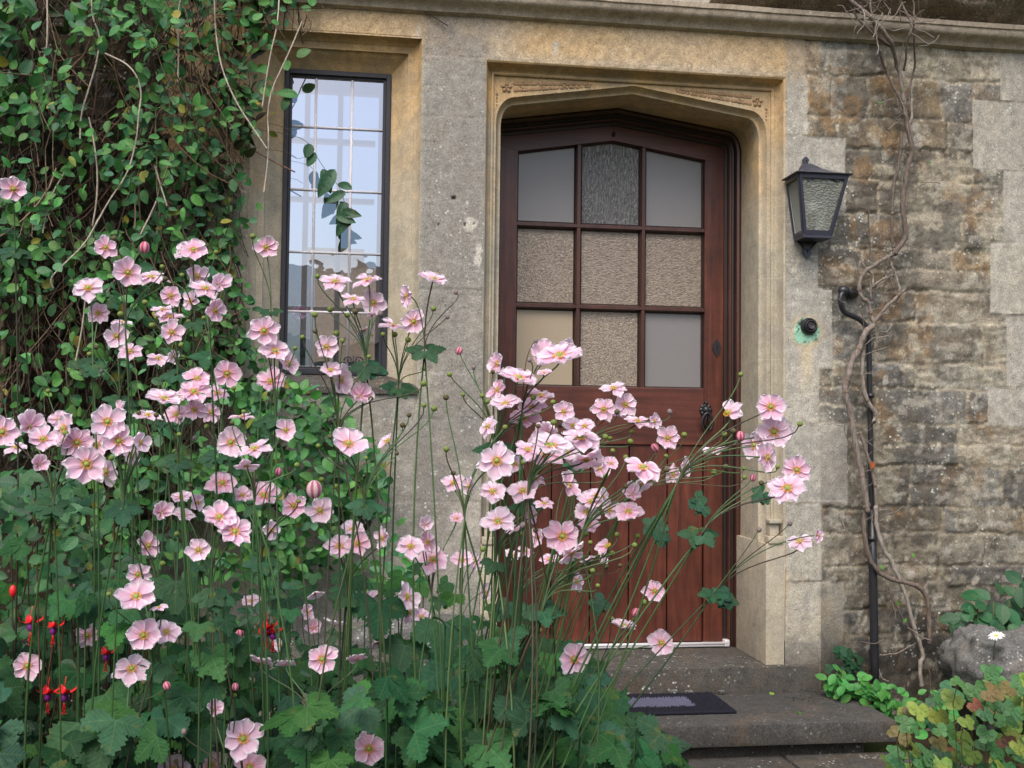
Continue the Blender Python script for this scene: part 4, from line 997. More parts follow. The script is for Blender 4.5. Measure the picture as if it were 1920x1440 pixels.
# ------------------------------------------------------------------ anemone flower meshes
def petal(L, W, seed, cup, curl):
    r_ = random.Random(seed); nu, nv = 8, 9; V = []; U = []
    pk = r_.uniform(.58, .70); lob = r_.uniform(.015, .05); ph = r_.uniform(0, 6); tw = r_.uniform(-.12, .12)
    for j in range(nv+1):
        t = 1-(1-j/nv)**1.5; w_ = W*(.05+.95*(math.sqrt(max(.012, 1-((t-pk)/(1.01-pk))**2)) if t > pk else .10+.90*math.sin(math.pi/2*(t/pk))**1.25))
        for i in range(nu+1):
            s_ = i/nu*2-1; ed = 1+lob*math.sin(7*s_+ph)*(t**3)-.06*s_*s_*t
            y = (.07+.93*t*L)*ed-(.09*abs(s_)**2.2*(t**4))*L-(.05*math.exp(-(s_/.18)**2)*t**8)
            x = s_*w_*(1+.03*math.sin(9*t+ph))
            z = cup*t**1.6-curl*abs(s_)**2*.14+.02*math.sin(4*t+ph)*s_+tw*s_*t*.4+.012*math.cos(s_*6+ph)*t
            V.append((x, y, z)); U.append((s_*.98, t*.98))
    Fs = [(j*(nu+1)+i, j*(nu+1)+i+1, (j+1)*(nu+1)+i+1, (j+1)*(nu+1)+i) for j in range(nv) for i in range(nu)]
    return V, Fs, U
def flower_mesh(name, seed, npet, cup=.10, skip=(), curl=-1.0, scale=1.0):
    r_ = random.Random(seed); V = []; U = []; Fs = []
    for k in range(npet):
        if k in skip: continue
        a = 2*math.pi*k/npet+r_.uniform(-.17, .17); L = r_.uniform(.78, 1.04)*scale; W = (.36 if npet <= 6 else .30)*r_.uniform(.92, 1.12)*(6/npet if npet < 6 else 1)
        pv, pf, pu = petal(L, W, seed*31+k, cup*r_.uniform(.6, 1.4), curl); b = len(V); ca, sa = math.cos(a), math.sin(a)
        tilt = r_.uniform(-.20, .16); lift = .022*(k % 2)+r_.uniform(0, .01)
        V += [(x*ca-y*sa, x*sa+y*ca, z+lift+tilt*y) for x, y, z in pv]; U += pu; Fs += [tuple(i+b for i in f) for f in pf]
    return mesh(name, V, Fs, M['petal'], True, uvs=U)
FM = {'open': [flower_mesh('flower', s_, 6 if s_ % 3 else 5, (.06, .16, .10, .22)[s_ % 4]) for s_ in range(1, 13)]+[flower_mesh('flower', 40, 7, .12), flower_mesh('flower', 41, 8, .10)],
      'cup': [flower_mesh('flower', 50+s_, 6, .62, curl=-2.2) for s_ in range(2)],
      'part': [flower_mesh('flower', 60, 6, .08, (1, 2, 3)), flower_mesh('flower', 61, 6, .15, (0, 4))],
      'flat': [flower_mesh('flower', 70+s_, 6, -.10+.12*s_) for s_ in range(3)]}
mb = MB()
for k in range(64):
    a = k*2.399; r_ = .13+.10*((k*7) % 11)/11; h = .10+.03*((k*5) % 7)/7
    mb.tube([(math.cos(a)*.06, math.sin(a)*.06, .03), (math.cos(a)*r_, math.sin(a)*r_, h)], .007, 3, cap=False); mb.ball((math.cos(a)*r_, math.sin(a)*r_, h), .021, sc=(1, 1, .8), u=5, v=3)
SM = mesh('stamens', mb.V, mb.F, M['stamen'])
mb = MB(); mb.ball((0, 0, .095), .105, sc=(1, 1, .9), u=12, v=8); PM = mesh('flower_centre', mb.V, mb.F, M['pistil'])
mb = MB(); mb.ball((0, 0, 0), 1, sc=(1, 1, .92), u=12, v=8)
mb.V = [tuple(np.array(v)*(1+.05*math.sin(v[0]*19)*math.sin(v[2]*17)*math.cos(v[1]*18))) for v in mb.V]; SDM = mesh('seed_head', mb.V, mb.F, M['seed'])
seed2 = plain('ripe_seed_head', (.10, .09, .045), .8, .2, 0, .35, 300); SDM2 = mesh('seed_head', mb.V, mb.F, seed2)
mb = MB(); mb.ball((0, 0, 0), 1, sc=(.95, .95, 1.15), u=12, v=8)
mb.V = [(v[0]*(1+.10*math.cos(5*math.atan2(v[1], v[0]))), v[1]*(1+.10*math.cos(5*math.atan2(v[1], v[0]))), v[2]) for v in mb.V]; BDM = mesh('bud', mb.V, mb.F, M['bud'])
BDM2 = mesh('bud', mb.V, mb.F, plain('closed_bud', (.22, .17, .17), .8, .2, 0, .35, 250)); BDM3 = mesh('bud', mb.V, mb.F, striped('striped_bud', (.50, .14, .20), (.80, .58, .60)))

DATA = '''single pink bloom high against the creeper at the far left edge|28 475 15 1440 2.44|25 355 54 F
anemone with two blooms, leftmost of the upper left cluster over the creeper|174 685 170 1440 2.13|166 542 62 U;185 588 44 F
anemone with a loose row of three blooms topping the upper left cluster|235 619 228 1440 2.13|198 465 46 F;240 512 58 F;284 522 62 E
anemone stem with five tightly packed pink blooms in the middle of the upper left cluster|333 704 308 1440 2.40|320 555 45 F;359 565 45 L;305 582 42 E;318 596 55 E;322 624 50 F
anemone with three ruffled blooms at the top right of the upper left cluster|363 606 336 1440 2.40|341 471 44 L;363 470 55 U;368 519 52 R
anemone with one orange-centred and two wide blooms, right side of the upper left cluster|395 673 427 1440 2.13|410 535 34 C;385 543 62 E;401 582 50 R
anemone stem with crowded pink blooms standing in front of the lower leaded window panes|686 688 657 1440 2.13|629 530 62 E;690 527 60 E;700 568 52 F;662 562 46 E;681 618 36 D;697 590 22 D
anemone with two blooms, the upper one alone against the grey pier|796 660 815 1440 2.13|812 526 62 E;764 555 48 L
anemone stem with three pink blooms stepping down to the right below the upper left cluster|224 752 210 1440 2.75|230 605 40 S;218 631 48 F;244 660 46 U
anemone stem with two small half-open pink blooms hanging under the upper left cluster|303 791 338 1440 2.87|296 674 46 E;323 669 30 R
anemone stem with six flat pink blooms crowded together in the left middle of the bed|334 868 347 1440 2.05|370 711 52 U;363 737 66 U;307 750 70 E;335 746 44 E;331 779 52 U;364 769 46 F
anemone stem with three pink blooms to the right of the crowded left middle group|411 858 393 1440 2.28|426 701 58 F;408 739 50 E;394 774 46 R
anemone with four pink blooms rising before the lower left corner of the window|517 790 524 1440 2.13|495 621 60 F;516 660 62 U;539 682 46 R;508 717 60 U
anemone stem with four pink blooms just in front of the window sill|634 821 632 1440 2.13|612 651 48 F;636 712 62 R;674 746 44 C;620 695 44 U
anemone with one open and one edge-on bloom before the window's lower right corner|747 728 733 1440 2.28|775 604 54 F;737 612 58 S
anemone stem with seven pink blooms in front of the lower left stile of the door|927 845 910 1440 2.05|934 682 48 L;972 712 82 E;934 732 48 L;948 759 60 E;1014 744 60 E;999 765 54 E;983 786 62 U
anemone stem with very wide pink blooms overlapping the bottom left glass pane of the door|978 776 929 1440 2.05|1022 662 56 F;1050 671 95 E;1060 654 44 R;1020 700 30 E
anemone stem with seven large pink blooms at the far left edge, at mid height|100 950 92 1440 1.85|55 801 46 C;4 811 68 F;81 825 60 U;122 804 66 L;144 831 66 F;162 871 80 F;73 872 30 C
anemone stem with large pink blooms right of the far left group, over dark foliage|231 955 223 1440 1.89|201 792 70 F;222 828 66 F;196 885 58 R;262 830 42 R;277 780 54 E
anemone with five blooms below the window's lower left corner, over green creeper leaves|477 947 480 1440 2.00|452 783 48 S;433 830 60 F;477 844 66 E;463 871 46 D;536 807 44 F
anemone stem with a big open bloom and a half-fallen bloom below the window sill|683 951 670 1440 1.85|653 834 72 U;728 828 46 P
anemone stem with a large round pale bloom in front of the left stone door jamb|871 976 889 1440 1.85|916 800 46 L;931 865 74 F;880 912 40 L;850 907 46 U
anemone stem with eight wide pink blooms, the densest bunch in front of the lower door|989 930 933 1440 1.85|1057 772 42 F;1097 800 42 U;1028 812 54 B;1090 825 84 E;1034 839 80 E;1024 855 84 E;1097 859 74 D;990 845 56 E
anemone with six small blooms on the door rail under the bottom middle pane|1078 874 967 1440 2.54|1150 730 52 E;1132 768 48 F;1172 759 48 F;1158 777 40 E;1194 791 50 E;1226 790 34 R
anemone stem with four pink blooms below and left of the iron ring door handle|1163 963 999 1440 2.54|1252 822 50 F;1264 890 42 L;1285 876 40 R;1339 846 52 S
anemone stem leaning right with five pink blooms in front of the right stone door jamb|1266 913 1037 1440 1.89|1366 776 62 P;1445 764 62 F;1451 811 70 F;1417 835 60 L;1436 858 62 R
anemone with a small cup-shaped bloom above a tilted open one, lower left|296 1113 288 1440 2.36|301 962 34 C;276 1024 56 R
anemone stem with one wide bloom and three small drooping ones, left of the bed's centre|376 1058 357 1440 2.13|417 908 62 U;339 934 42 E;370 942 34 R;344 968 42 E
anemone stem with three round pink blooms low in the left centre of the bed|398 1121 431 1440 1.89|411 972 68 U;440 999 70 U;372 1032 50 F
anemone with three blooms in a loose row left of the striped bud|490 1056 499 1440 2.13|455 930 42 U;494 931 62 U;550 949 50 F
short anemone stem with one half-open salmon-centred bloom below the loose row of three|511 1115 494 1440 3.00|508 995 40 R
anemone with five pink blooms below the fat striped bud mid-bed|649 1121 636 1440 2.28|600 958 56 F;636 1026 58 U;671 1020 50 F;661 994 46 E;720 1009 48 L
anemone with five pink blooms low before the wall, left of the leaning stems|810 1130 837 1440 2.13|770 1026 54 U;800 1017 48 R;813 1051 62 U;796 986 26 C;856 973 30 U
anemone stem with seven pink blooms before the foot of the left door jamb|930 1052 911 1440 1.89|924 924 60 U;981 922 60 U;934 980 70 U;992 966 38 R;1020 946 40 E;962 992 32 E;1006 900 34 E
leaning anemone with one large round bloom overlapping another before the door planks|1016 1146 944 1440 1.85|1055 1007 74 F;1070 1036 60 D;1140 1025 52 P;1101 1048 36 D;1079 1090 44 R
leaning anemone stem with seven small crowded blooms in front of the upper door planks|1032 1050 949 1440 2.44|1065 910 54 R;1107 942 50 U;1129 931 36 R;1102 985 42 U;1100 962 52 U;1146 956 42 L;1118 930 40 U
leaning anemone with one spreading bloom above four smaller ones before the door planks|1087 1016 970 1440 1.85|1205 880 80 E;1146 870 30 U;1200 907 48 D;1185 929 32 C;1179 961 56 U
leaning anemone with two deep pink blooms against the stone right of the door|1313 1005 1055 1440 1.85|1494 882 58 F;1477 918 78 U
leaning anemone with a tilted and a tiny side-on bloom near the jamb stop|1336 1115 1063 1440 2.44|1500 1017 54 E;1533 1004 28 R
anemone stem with a column of pale pink blooms at the lower left of the bed|285 1263 271 1440 1.85|258 1078 48 F;255 1121 76 U;299 1140 36 S;269 1192 68 F;312 1187 58 U
anemone stem with three small drooping blooms low in the centre beside the weathered boulder|593 1274 585 1440 2.75|590 1112 34 D;628 1172 48 B;587 1180 28 C
anemone stem with six ragged blooms in front of the weathered boulder|756 1280 770 1440 2.36|690 1126 52 P;762 1120 56 R;765 1148 44 R;790 1158 42 U;707 1203 40 D;812 1205 24 L
anemone stem with three small faded blooms beside the foot of the left door jamb|865 1176 887 1440 2.87|865 1052 46 U;908 1110 36 R;888 1052 38 R
leaning anemone stem with three blooms low in front of the door planks and threshold bar|1109 1268 978 1440 2.44|1227 1109 46 F;1170 1175 54 S;1240 1206 52 F
anemone stem with a single shaded bloom beside the red fuchsia flowers|174 1312 192 1462 2.75|164 1192 48 F
anemone with one round forward-facing bloom and three seen from behind, low in the centre|585 1361 574 1511 2.06|604 1237 64 F;489 1243 48 B;536 1247 42 B;670 1237 46 B
anemone stem with three blooms cut off by the bottom edge of the picture|397 1560 390 1710 2.00|395 1436 62 F;468 1440 66 F;325 1444 60 U
anemone stem with a small orange cup above a large pink bloom near the bottom edge|427 1478 418 1628 1.85|401 1330 32 C;456 1386 80 F
anemone stem with one pink bloom alone against the tan stone left of the window|508 584 490 1440 2.87|499 464 46 F
anemone stem with one pale bloom at the left end of the threshold, above the doormat|1007 1342 940 1492 2.13|1077 1237 62 F
anemone stem with a single seven-petalled bloom facing forward at the bottom centre|695 1525 691 1675 1.89|692 1405 70 F
anemone with one round pale bloom at the lower left edge above the paired fuchsias|52 1369 74 1519 2.28|51 1249 58 F
anemone with one tilted pale bloom just below the lower left column of blooms|240 1376 256 1526 1.89|247 1256 70 U
anemone with four small shaded blooms low in the centre, either side of the small fuchsia|581 1282 587 1440 3.00|530 1212 40 U;575 1148 34 R;745 1142 36 L;470 1128 40 E
leaning anemone with five small blooms low before the door's leftmost planks|967 1140 925 1440 3.00|985 1035 34 E;1030 1050 36 E;1010 1008 38 L;1128 1042 36 R;960 1042 34 U
anemone with five blooms tucked behind the big bunches at the left edge|155 938 180 1440 2.64|225 775 50 L;112 788 50 U;245 855 44 R;30 840 46 E;182 835 50 F
leaning anemone with five blooms filling the middle of the bunch before the door rail|985 949 932 1440 2.13|1075 800 48 U;1010 822 50 L;1062 850 62 E;1122 880 50 R;965 872 46 U'''
SEEDS = '''595 518;619 580;590 590;591 621;651 591;666 584;631 625;567 632;553 653;642 639;692 669;718 627;740 627;765 637;795 691;794 719;843 702;836 745;868 740;904 742;813 579;578 737;695 747;795 760;814 766;767 778;755 797;837 842;744 850;686 859;557 872;619 819;597 836;603 899;630 912;850 887;560 940;214 447;405 473;304 500;310 523;341 516;474 443;90 733;180 651;168 664;285 610;353 603;382 596;340 647;438 728;272 567;226 589;260 774;293 778;123 812;336 815;272 830;435 793;457 772;388 800;357 911;137 988;245 959;332 1001;305 1057;428 957;209 859;924 697;1000 745;1037 754;914 753;947 801;1009 799;1051 797;1038 792;1072 817;1026 834;1023 848;1144 822;1135 819;1185 809;1157 772;1283 815;1249 855;1182 828;1173 857;1149 845;973 884;980 867;1136 893;1131 917;1173 912;1250 881;1210 886;1389 702;1500 795;1358 814;1375 808;1339 885;1361 875;1395 878;1396 895;1427 905;1458 875;204 1114;270 1280;440 1304;330 1427;976 1001;1004 994;1099 1001;1107 1017;1157 1002;1195 1005;1190 1022;1140 1040;1148 1038;1111 1070;1136 1062;1163 1060;1046 1075;1044 1050;1027 1085;1121 1098;1207 1129;1146 1159;1012 1182;905 1030;953 1060'''
BUDS = '''855 548 7;861 658 11;888 689 7;839 594 7;713 588 9;522 885 12;271 464 16;189 695 8;338 783 8;365 822 8;263 842 10;1005 639 7;993 675 7;1256 772 8;1228 840 13;1388 818 14;1412 896 10;1423 993 8;1481 981 8;313 1286 12;441 1288 11;142 1097 9;1192 1149 13;589 918 25;345 1372 9;12 1325 8;450 1187 12;980 985 9'''
STEMC = [(.045, .095, .03), (.06, .12, .04), (.05, .05, .03), (.075, .14, .055), (.04, .07, .03)]
def bez(a, b, c, d, n_=9): return [a*(1-t)**3+b*3*(1-t)**2*t+c*3*(1-t)*t*t+d*t**3 for t in [i/n_ for i in range(n_+1)]]
plants = []
for ln in DATA.strip().split('\n'):
    lab, hd, fl = ln.split('|'); wx_, wy_, bx_, by_, dep = [float(q_) for q_ in hd.split()]
    fs = [(float(a), float(b), float(c), o_) for a, b, c, o_ in (f.split() for f in fl.split(';'))]
    plants.append(dict(lab=lab, w=(wx_, wy_), b=(bx_, by_), dep=dep, f=fs, s=[], d=[], leaves=Leaves(), top=min(f[1] for f in fs)))
def near(x, y):
    best = None
    for p_ in plants:
        for f in p_['f']:
            d = (f[0]-x)**2+((f[1]-y))**2+(60000 if p_['w'][1] < y+25 else 0)
            if best is None or d < best[0]: best = (d, p_)
    return best[1]
for t_ in SEEDS.split(';'): x, y = [float(q_) for q_ in t_.split()]; near(x, y)['s'].append((x, y))
for t_ in BUDS.split(';'): x, y, r_ = [float(q_) for q_ in t_.split()]; near(x, y)['d'].append((x, y, r_))
def put(name, me, parent, loc, nrm, spin, sc):
    o = link(name, me, parent, False); Mx = rotm(nrm, spin).to_4x4() @ Matrix.Diagonal((sc, sc, sc, 1)); Mx.translation = Vector(loc)
    pw = Vector((0, 0, 0)); q_ = parent
    if parent.parent is not None or 'label' not in parent: o.matrix_local = Mx
    else: Mx.translation = Vector(loc)-Vector(parent.location); o.matrix_local = Mx
    return o
TOCAM = Vector(-F_); RIGHT = Vector(CR); UPV = Vector(CU)
ORI = {'F': (14, 80), 'U': (44, 88), 'E': (64, 90), 'L': (52, 165), 'R': (52, 15), 'P': (58, 120), 'S': (80, 95), 'C': (32, 70), 'D': (62, -70), 'B': (112, 80)}
PROT = [(f[0], f[1], f[2]*.5, p_['dep']) for p_ in plants for f in p_['f']]
PROT += [(x, y, 34, 2.25) for x, y in ((58, 1175), (100, 1182), (90, 1310), (121, 1310), (199, 1232), (24, 1108))]+[(503, 1188, 34, 2.36), (589, 918, 22, 2.3), (1890, 1210, 40, 3.0), (1250, 1290, 60, 3.3)]
PR = np.array(PROT)
def hides(P, s_):
    d = np.asarray(P)-CP; z = d @ F_; x = 960+FPX*(d @ CR)/z; y = 720-FPX*(d @ CU)/z
    return bool(np.any((np.hypot(PR[:, 0]-x, PR[:, 1]-y) < PR[:, 2]+s_*FPX/z*.55) & (PR[:, 3]+.10 > z)))
for pi_, p_ in enumerate(plants):
    dep = p_['dep']; W = Vector(atd(*p_['w'], dep)); B = Vector(atd(*p_['b'], dep-.02))
    d_ = (W-B); k = (W.z-.03)/max(.05, d_.z); G = W-d_*k
    if G.x < -1.6: G.x = -1.6
    G = Vector((G.x, min(-.10, G.y), .03))
    root = empty('anemone', G, p_['lab'], 'anemone', 'pink anemones in the flower bed'); p_['root'] = root
    mb = MB()
    scol = vary(rr.choice(STEMC), .2, .1)
    bend = Vector((rr.gauss(0, .03), rr.gauss(0, .02), 0))
    main = bez(G, G.lerp(W, .35)+bend, G.lerp(W, .7)+bend, W, 12); mb.tube(main, [.0026-.0009*i/12 for i in range(13)], 7, 0, scol, cap=False)
    for e_ in range((4 if p_['w'][0] > 840 else 2) if len(p_['f']) > 3 else 1):      # a second and third stalk of the same crown
        o_ = Vector((rr.gauss(0, .045), rr.gauss(0, .06), 0)); mb.tube(bez(G+o_*.6, G.lerp(W, .35)+o_*1.3, G.lerp(W, .7)+o_, W, 10), .0017, 6, 0, vary(scol, .2, .1), cap=False)
    LFw = Leaves()
    upd = (W-G).normalized()
    for k in range(3 if p_['w'][1] < 1300 else 2):
        a = k*2.1+rr.uniform(0, 1); out = Vector((math.cos(a), math.sin(a)*.6-.35, rr.uniform(-.15, .3))).normalized()
        nrm = (Vector((0, -.75, .85))+out*rr.uniform(-.3, .3)).normalized()
        # y axis of the leaf should point outwards
        q_ = rotm(nrm, 0); yl = q_ @ Vector((0, 1, 0)); xl = q_ @ Vector((1, 0, 0)); sp_ = math.atan2(-out.dot(xl), out.dot(yl))
        sz = rr.uniform(.022, .042)
        if hides(W+out*sz*.5, sz*.7): continue
        LFw.add(rr.choice(ANEM[:3]), W+out*.008, nrm, sp_, sz, vary((.030, .085, .042), .25))
    LFw.build('whorl_leaves', M['aleaf'], root)
    def reach(T, tn, rad, from_=None):
        A = from_ if from_ is not None else W
        L = (T-A).length; c1 = A+upd*L*.45+Vector((0, 0, L*.05)); c2 = T-tn*L*.22
        mb.tube(bez(A, c1, c2, T, 9), rad*1.2, 5, 0, vary((.085, .14, .06) if rr.random() < .75 else (.07, .06, .04), .25, .12), cap=False)
    nodes_ = []
    for fi_, (fx, fy, dm, o_) in enumerate(p_['f']):
        fd = dep+rr.uniform(-.07, .07); T = Vector(atd(fx, fy, fd)); size = dm*fd/FPX/2
        t_, ph = ORI[o_]; t_ = R(t_+rr.uniform(-6, 6)); ph = R(ph+rr.uniform(-18, 18))
        toc = (Vector(CP)-T).normalized()
        nrm = toc*math.cos(t_)+(RIGHT*math.cos(ph)+UPV*math.sin(ph))*math.sin(t_); nrm.normalize()
        kind = 'cup' if o_ == 'C' else ('part' if o_ == 'P' else ('flat' if o_ in 'ES' else 'open'))
        sc = size*(1.10 if o_ != 'C' else 1.3)
        spin_ = rr.uniform(0, 6.28); T2 = T
        fo_ = put('flower', rr.choice(FM[kind]), root, T2, nrm, spin_, sc)
        s1 = link('stamens', SM, fo_, False); s2 = link('flower_centre', PM, fo_, False)
        for q_ in (s1, s2): q_.scale = (1.15, 1.15, 1.15)
        reach(T2-nrm*.001, nrm if o_ != 'D' else -nrm, .0011 if size < .03 else .0013)
    for x, y in p_['s']:
        fd = dep+rr.uniform(-.10, .04); T = Vector(atd(x, y, fd)); s_ = put('seed_head', SDM if rr.random() < .75 else SDM2, root, T, (rr.gauss(0, .3), 0, 1), 0, rr.uniform(4.4, 6.2)*fd/FPX)
        reach(T, Vector((rr.gauss(0, .2), 0, 1)).normalized(), .0010)
    for x, y, r_ in p_['d']:
        fd = dep+rr.uniform(-.08, .04); T = Vector(atd(x, y, fd)); me_ = BDM3 if r_ > 20 else (BDM if r_ > 9.5 else BDM2)
        s_ = put('bud', me_, root, T, (rr.gauss(0, .3), 0, 1), 0, r_*.62*fd/FPX); reach(T, Vector((rr.gauss(0, .5), 0, .7 if r_ < 20 else 1)).normalized(), .0009)
    mb.build('stem', M['stem'], root, cols=True)
    p_['G'] = G

# ---- large basal leaves, shared out among the nearest plants
def sil(x): return float(np.interp(x, [-80, 0, 150, 300, 450, 600, 700, 830, 930, 1020, 1100, 1180, 1240, 1290], [1060, 1060, 1050, 1060, 1075, 1085, 1075, 1070, 1110, 1160, 1200, 1290, 1370, 1470]))
AL = [(.024, .090, .030), (.018, .070, .025), (.030, .105, .036), (.034, .120, .026), (.014, .050, .022), (.030, .085, .045)]
def nearest_plant(px): return min(plants, key=lambda q_: abs(q_['b'][0]-px)+rr.uniform(0, 60))
cnt = 0; PET = {}
while cnt < 1200:
    px = rr.uniform(-70, 1290); t = rr.random()**.8; y0 = sil(px); py = y0+rr.gauss(0, 14)+(1600-y0)*t
    layer = rr.random()
    dep = 1.75+1.25*layer*(1-.45*t)
    if dep < 2.1 and py < y0+70: continue
    P = Vector(atd(px, py, dep))
    if P.z < .05 or P.y > -.08: continue
    if P.x > .16 and P.y > -.44 and P.z < .28: continue
    sz = rr.uniform(.038, .076)*(1.0 if t > .2 else .75)
    nrm = Vector((rr.gauss(0, .42), -.60+rr.gauss(0, .35), .8)).normalized()
    if hides(P, sz*.9): continue
    pl_ = nearest_plant(px); col = vary(rr.choice(AL), .28)
    if rr.random() < .003: col = (.10, .13, .03)
    pl_['leaves'].add(rr.choice(ANEM), P, nrm, math.pi+rr.gauss(0, .8), sz, col); cnt += 1
    PET.setdefault(id(pl_), []).append((P, pl_))
# outlying leaves over the step, and leaf tufts on the leaning stems
for px, py, dep, sz, sp_ in ((1200, 1385, 2.35, .085, 2.7), (1130, 1330, 2.4, .08, 3.0), (1080, 1290, 2.5, .075, 2.4), (1240, 1395, 2.3, .075, 2.2), (1120, 1390, 2.2, .085, 3.3), (1040, 1230, 2.5, .06, 3.0), (1010, 1300, 2.3, .08, 2.9), (960, 1260, 2.3, .08, 3.2), (850, 1265, 2.2, .10, 3.5), (930, 1290, 2.1, .10, 2.6),
                           (710, 1150, 2.3, .085, 3.1), (330, 1110, 2.2, .075, 3.2), (180, 1130, 2.2, .08, 3.1), (830, 1190, 2.3, .09, 3.0), (150, 1375, 1.9, .085, 3.6), (760, 1230, 2.3, .07, 3.0), (660, 1100, 2.4, .06, 3.0)):
    P = Vector(atd(px, py-20, dep)); pl_ = nearest_plant(px); pl_['leaves'].add(rr.choice(ANEM[:3]), P, Vector((rr.gauss(0, .15), -.8, .65)), sp_+rr.gauss(0, .1), sz, vary((.026, .085, .038), .15)); PET.setdefault(id(pl_), []).append((P, pl_))
for px, py, dep in ((1225, 985, 2.45), (1240, 1000, 2.4), (1305, 935, 2.45), (1320, 950, 2.4), (1350, 1110, 2.5), (1365, 1125, 2.5), (1430, 925, 2.45), (985, 938, 2.4), (950, 1140, 2.4), (1120, 1130, 2.4)):
    pl_ = nearest_plant(900+(px-860)*.28)
    for k in range(3):
        P = Vector(atd(px, py, dep)); pl_['leaves'].add(ANEM[k], P, Vector((rr.gauss(0, .5), -.8, .5)), rr.uniform(1.6, 4.6), rr.uniform(.022, .040), vary((.030, .085, .05), .2))
for pl_ in plants:
    pl_['leaves'].build('basal_leaves', M['aleaf'], pl_['root'])
    mb = MB()
    for P, q_ in PET.get(id(pl_), []):
        if rr.random() < .55: mb.tube(bez(Vector((P.x*.7+pl_['G'].x*.3, P.y*.8+pl_['G'].y*.2, .02)), P+Vector((0, .03, -.20)), P+Vector((0, .02, -.08)), P, 6), .0017, 4, 0, vary((.05, .10, .035), .2), cap=False)
    if mb.V: mb.build('leaf_stalks', M['stem'], pl_['root'], cols=True)

# ------------------------------------------------------------------ fuchsias and the leafy shrub at the lower left
def fuchsia_flower(par, P, s_):
    root_ = MB(); f = MB()
    for k in range(4):
        a = k*math.pi/2+.5; d = Vector((math.cos(a), math.sin(a), 0)); c = [P+Vector((0, 0, .004))*1, P+d*.5*s_+Vector((0, 0, .05*s_)), P+d*.95*s_+Vector((0, 0, .30*s_)), P+d*1.05*s_+Vector((0, 0, .62*s_))]
        side = Vector((-d.y, d.x, 0)); V = []
        for i, q_ in enumerate(c):
            w_ = (.16, .34, .24, .02)[i]*s_; V += [q_-side*w_, q_+Vector((0, 0, -.05*s_)), q_+side*w_]
        f.add(V, [(i*3+j, i*3+j+1, i*3+j+4, i*3+j+3) for i in range(3) for j in range(2)])
    f.ball(P+Vector((0, 0, .25*s_)), .22*s_, sc=(.8, .8, 1.5), u=8, v=6)
    f.tube([P+Vector((0, 0, .4*s_)), P+Vector((0, 0, .8*s_)), P+Vector((.1*s_, 0, 1.5*s_))], .035*s_, 5)
    fo_ = f.build('fuchsia_flower', M['fred'], par)
    g_ = MB()
    for k in range(5):
        a = k*1.257; g_.ball(P+Vector((math.cos(a)*.15*s_, math.sin(a)*.15*s_, -.35*s_)), .26*s_, sc=(.8, .8, 1.35), u=8, v=6)
    g_.build('corolla', M['fpurple'], fo_)
    h = MB()
    for k in range(6):
        a = k*1.05; e = Vector((math.cos(a)*.18*s_, math.sin(a)*.18*s_, -1.5*s_-rr.uniform(0, .4)*s_)); h.tube([P+Vector((0, 0, -.5*s_)), P+e], .03*s_, 4); h.ball(P+e, .07*s_, u=5, v=4)
    h.build('stamens', M['fred'], fo_)
fu = empty('fuchsia', (-.75, -.95, .03), 'leafy fuchsia with hanging red and purple flowers at the lower left edge', 'fuchsia', 'fuchsias')
fu2 = empty('fuchsia', (-.28, -.9, .03), 'small fuchsia with one clump of red and purple flowers among the anemone stems', 'fuchsia', 'fuchsias')
for x, y, s_ in ((58, 1168, .017), (100, 1176, .015), (90, 1300, .016), (121, 1300, .017), (199, 1226, .014)): fuchsia_flower(fu, Vector(atd(x, y, 2.25)), s_*1.4)
for x, y, s_ in ((500, 1178, .017), (512, 1186, .015), (495, 1190, .014)): fuchsia_flower(fu2, Vector(atd(x, y, 2.20)), s_*1.4)
mb = MB(); mb.ball(atd(24, 1108, 2.2), .009, sc=(.8, .8, 1.4)); mb.build('fuchsia_bud', M['fred'], fu)
LF = Leaves(); mb = MB(); cnt = 0
while cnt < 620:
    px, py = rr.uniform(-70, 330), rr.uniform(885, 1420)
    if px > 150 and rr.random() < .5+.0025*(px-150): continue
    if dens(px+900, py) < .40: continue
    if py > 1330 and rr.random() < .5: continue
    dep = rr.uniform(2.2, 3.0); P = Vector(atd(px, py, dep))
    if P.z < .05 or hides(P, .045): continue
    LF.add(OVAL, P, (rr.gauss(0, .4), -.8, rr.gauss(.7, .35)), rr.uniform(0, 6.3), rr.uniform(.030, .048), vary(rr.choice([(.028, .10, .035), (.022, .08, .035), (.036, .13, .04)]), .25)); cnt += 1
    if cnt % 9 == 0: mb.tube(bez(Vector((P.x+rr.gauss(0, .08), P.y+.05, .03)), P+Vector((0, .04, -.3)), P+Vector((0, .02, -.1)), P, 6), .002, 4, 0, (.10, .05, .03), cap=False)
LF.build('foliage', M['leaf'], fu); mb.build('branches', M['twig'], fu, cols=True)
LF = Leaves()
for _ in range(46):
    P = Vector(atd(rr.gauss(500, 48), rr.gauss(1190, 34), rr.uniform(2.36, 2.6))); LF.add(OVALB, P, (rr.gauss(0, .4), -.8, .6), rr.uniform(0, 6.3), rr.uniform(.03, .045), vary((.03, .10, .045), .25))
LF.build('foliage', M['leaf'], fu2)
mb = MB(); mb.tube([(-.28, -.9, .03), (-.26, -1.0, .3), Vector(atd(503, 1160, 2.38))], .0025, 5, 0, (.12, .05, .03)); mb.build('branches', M['twig'], fu2, cols=True)
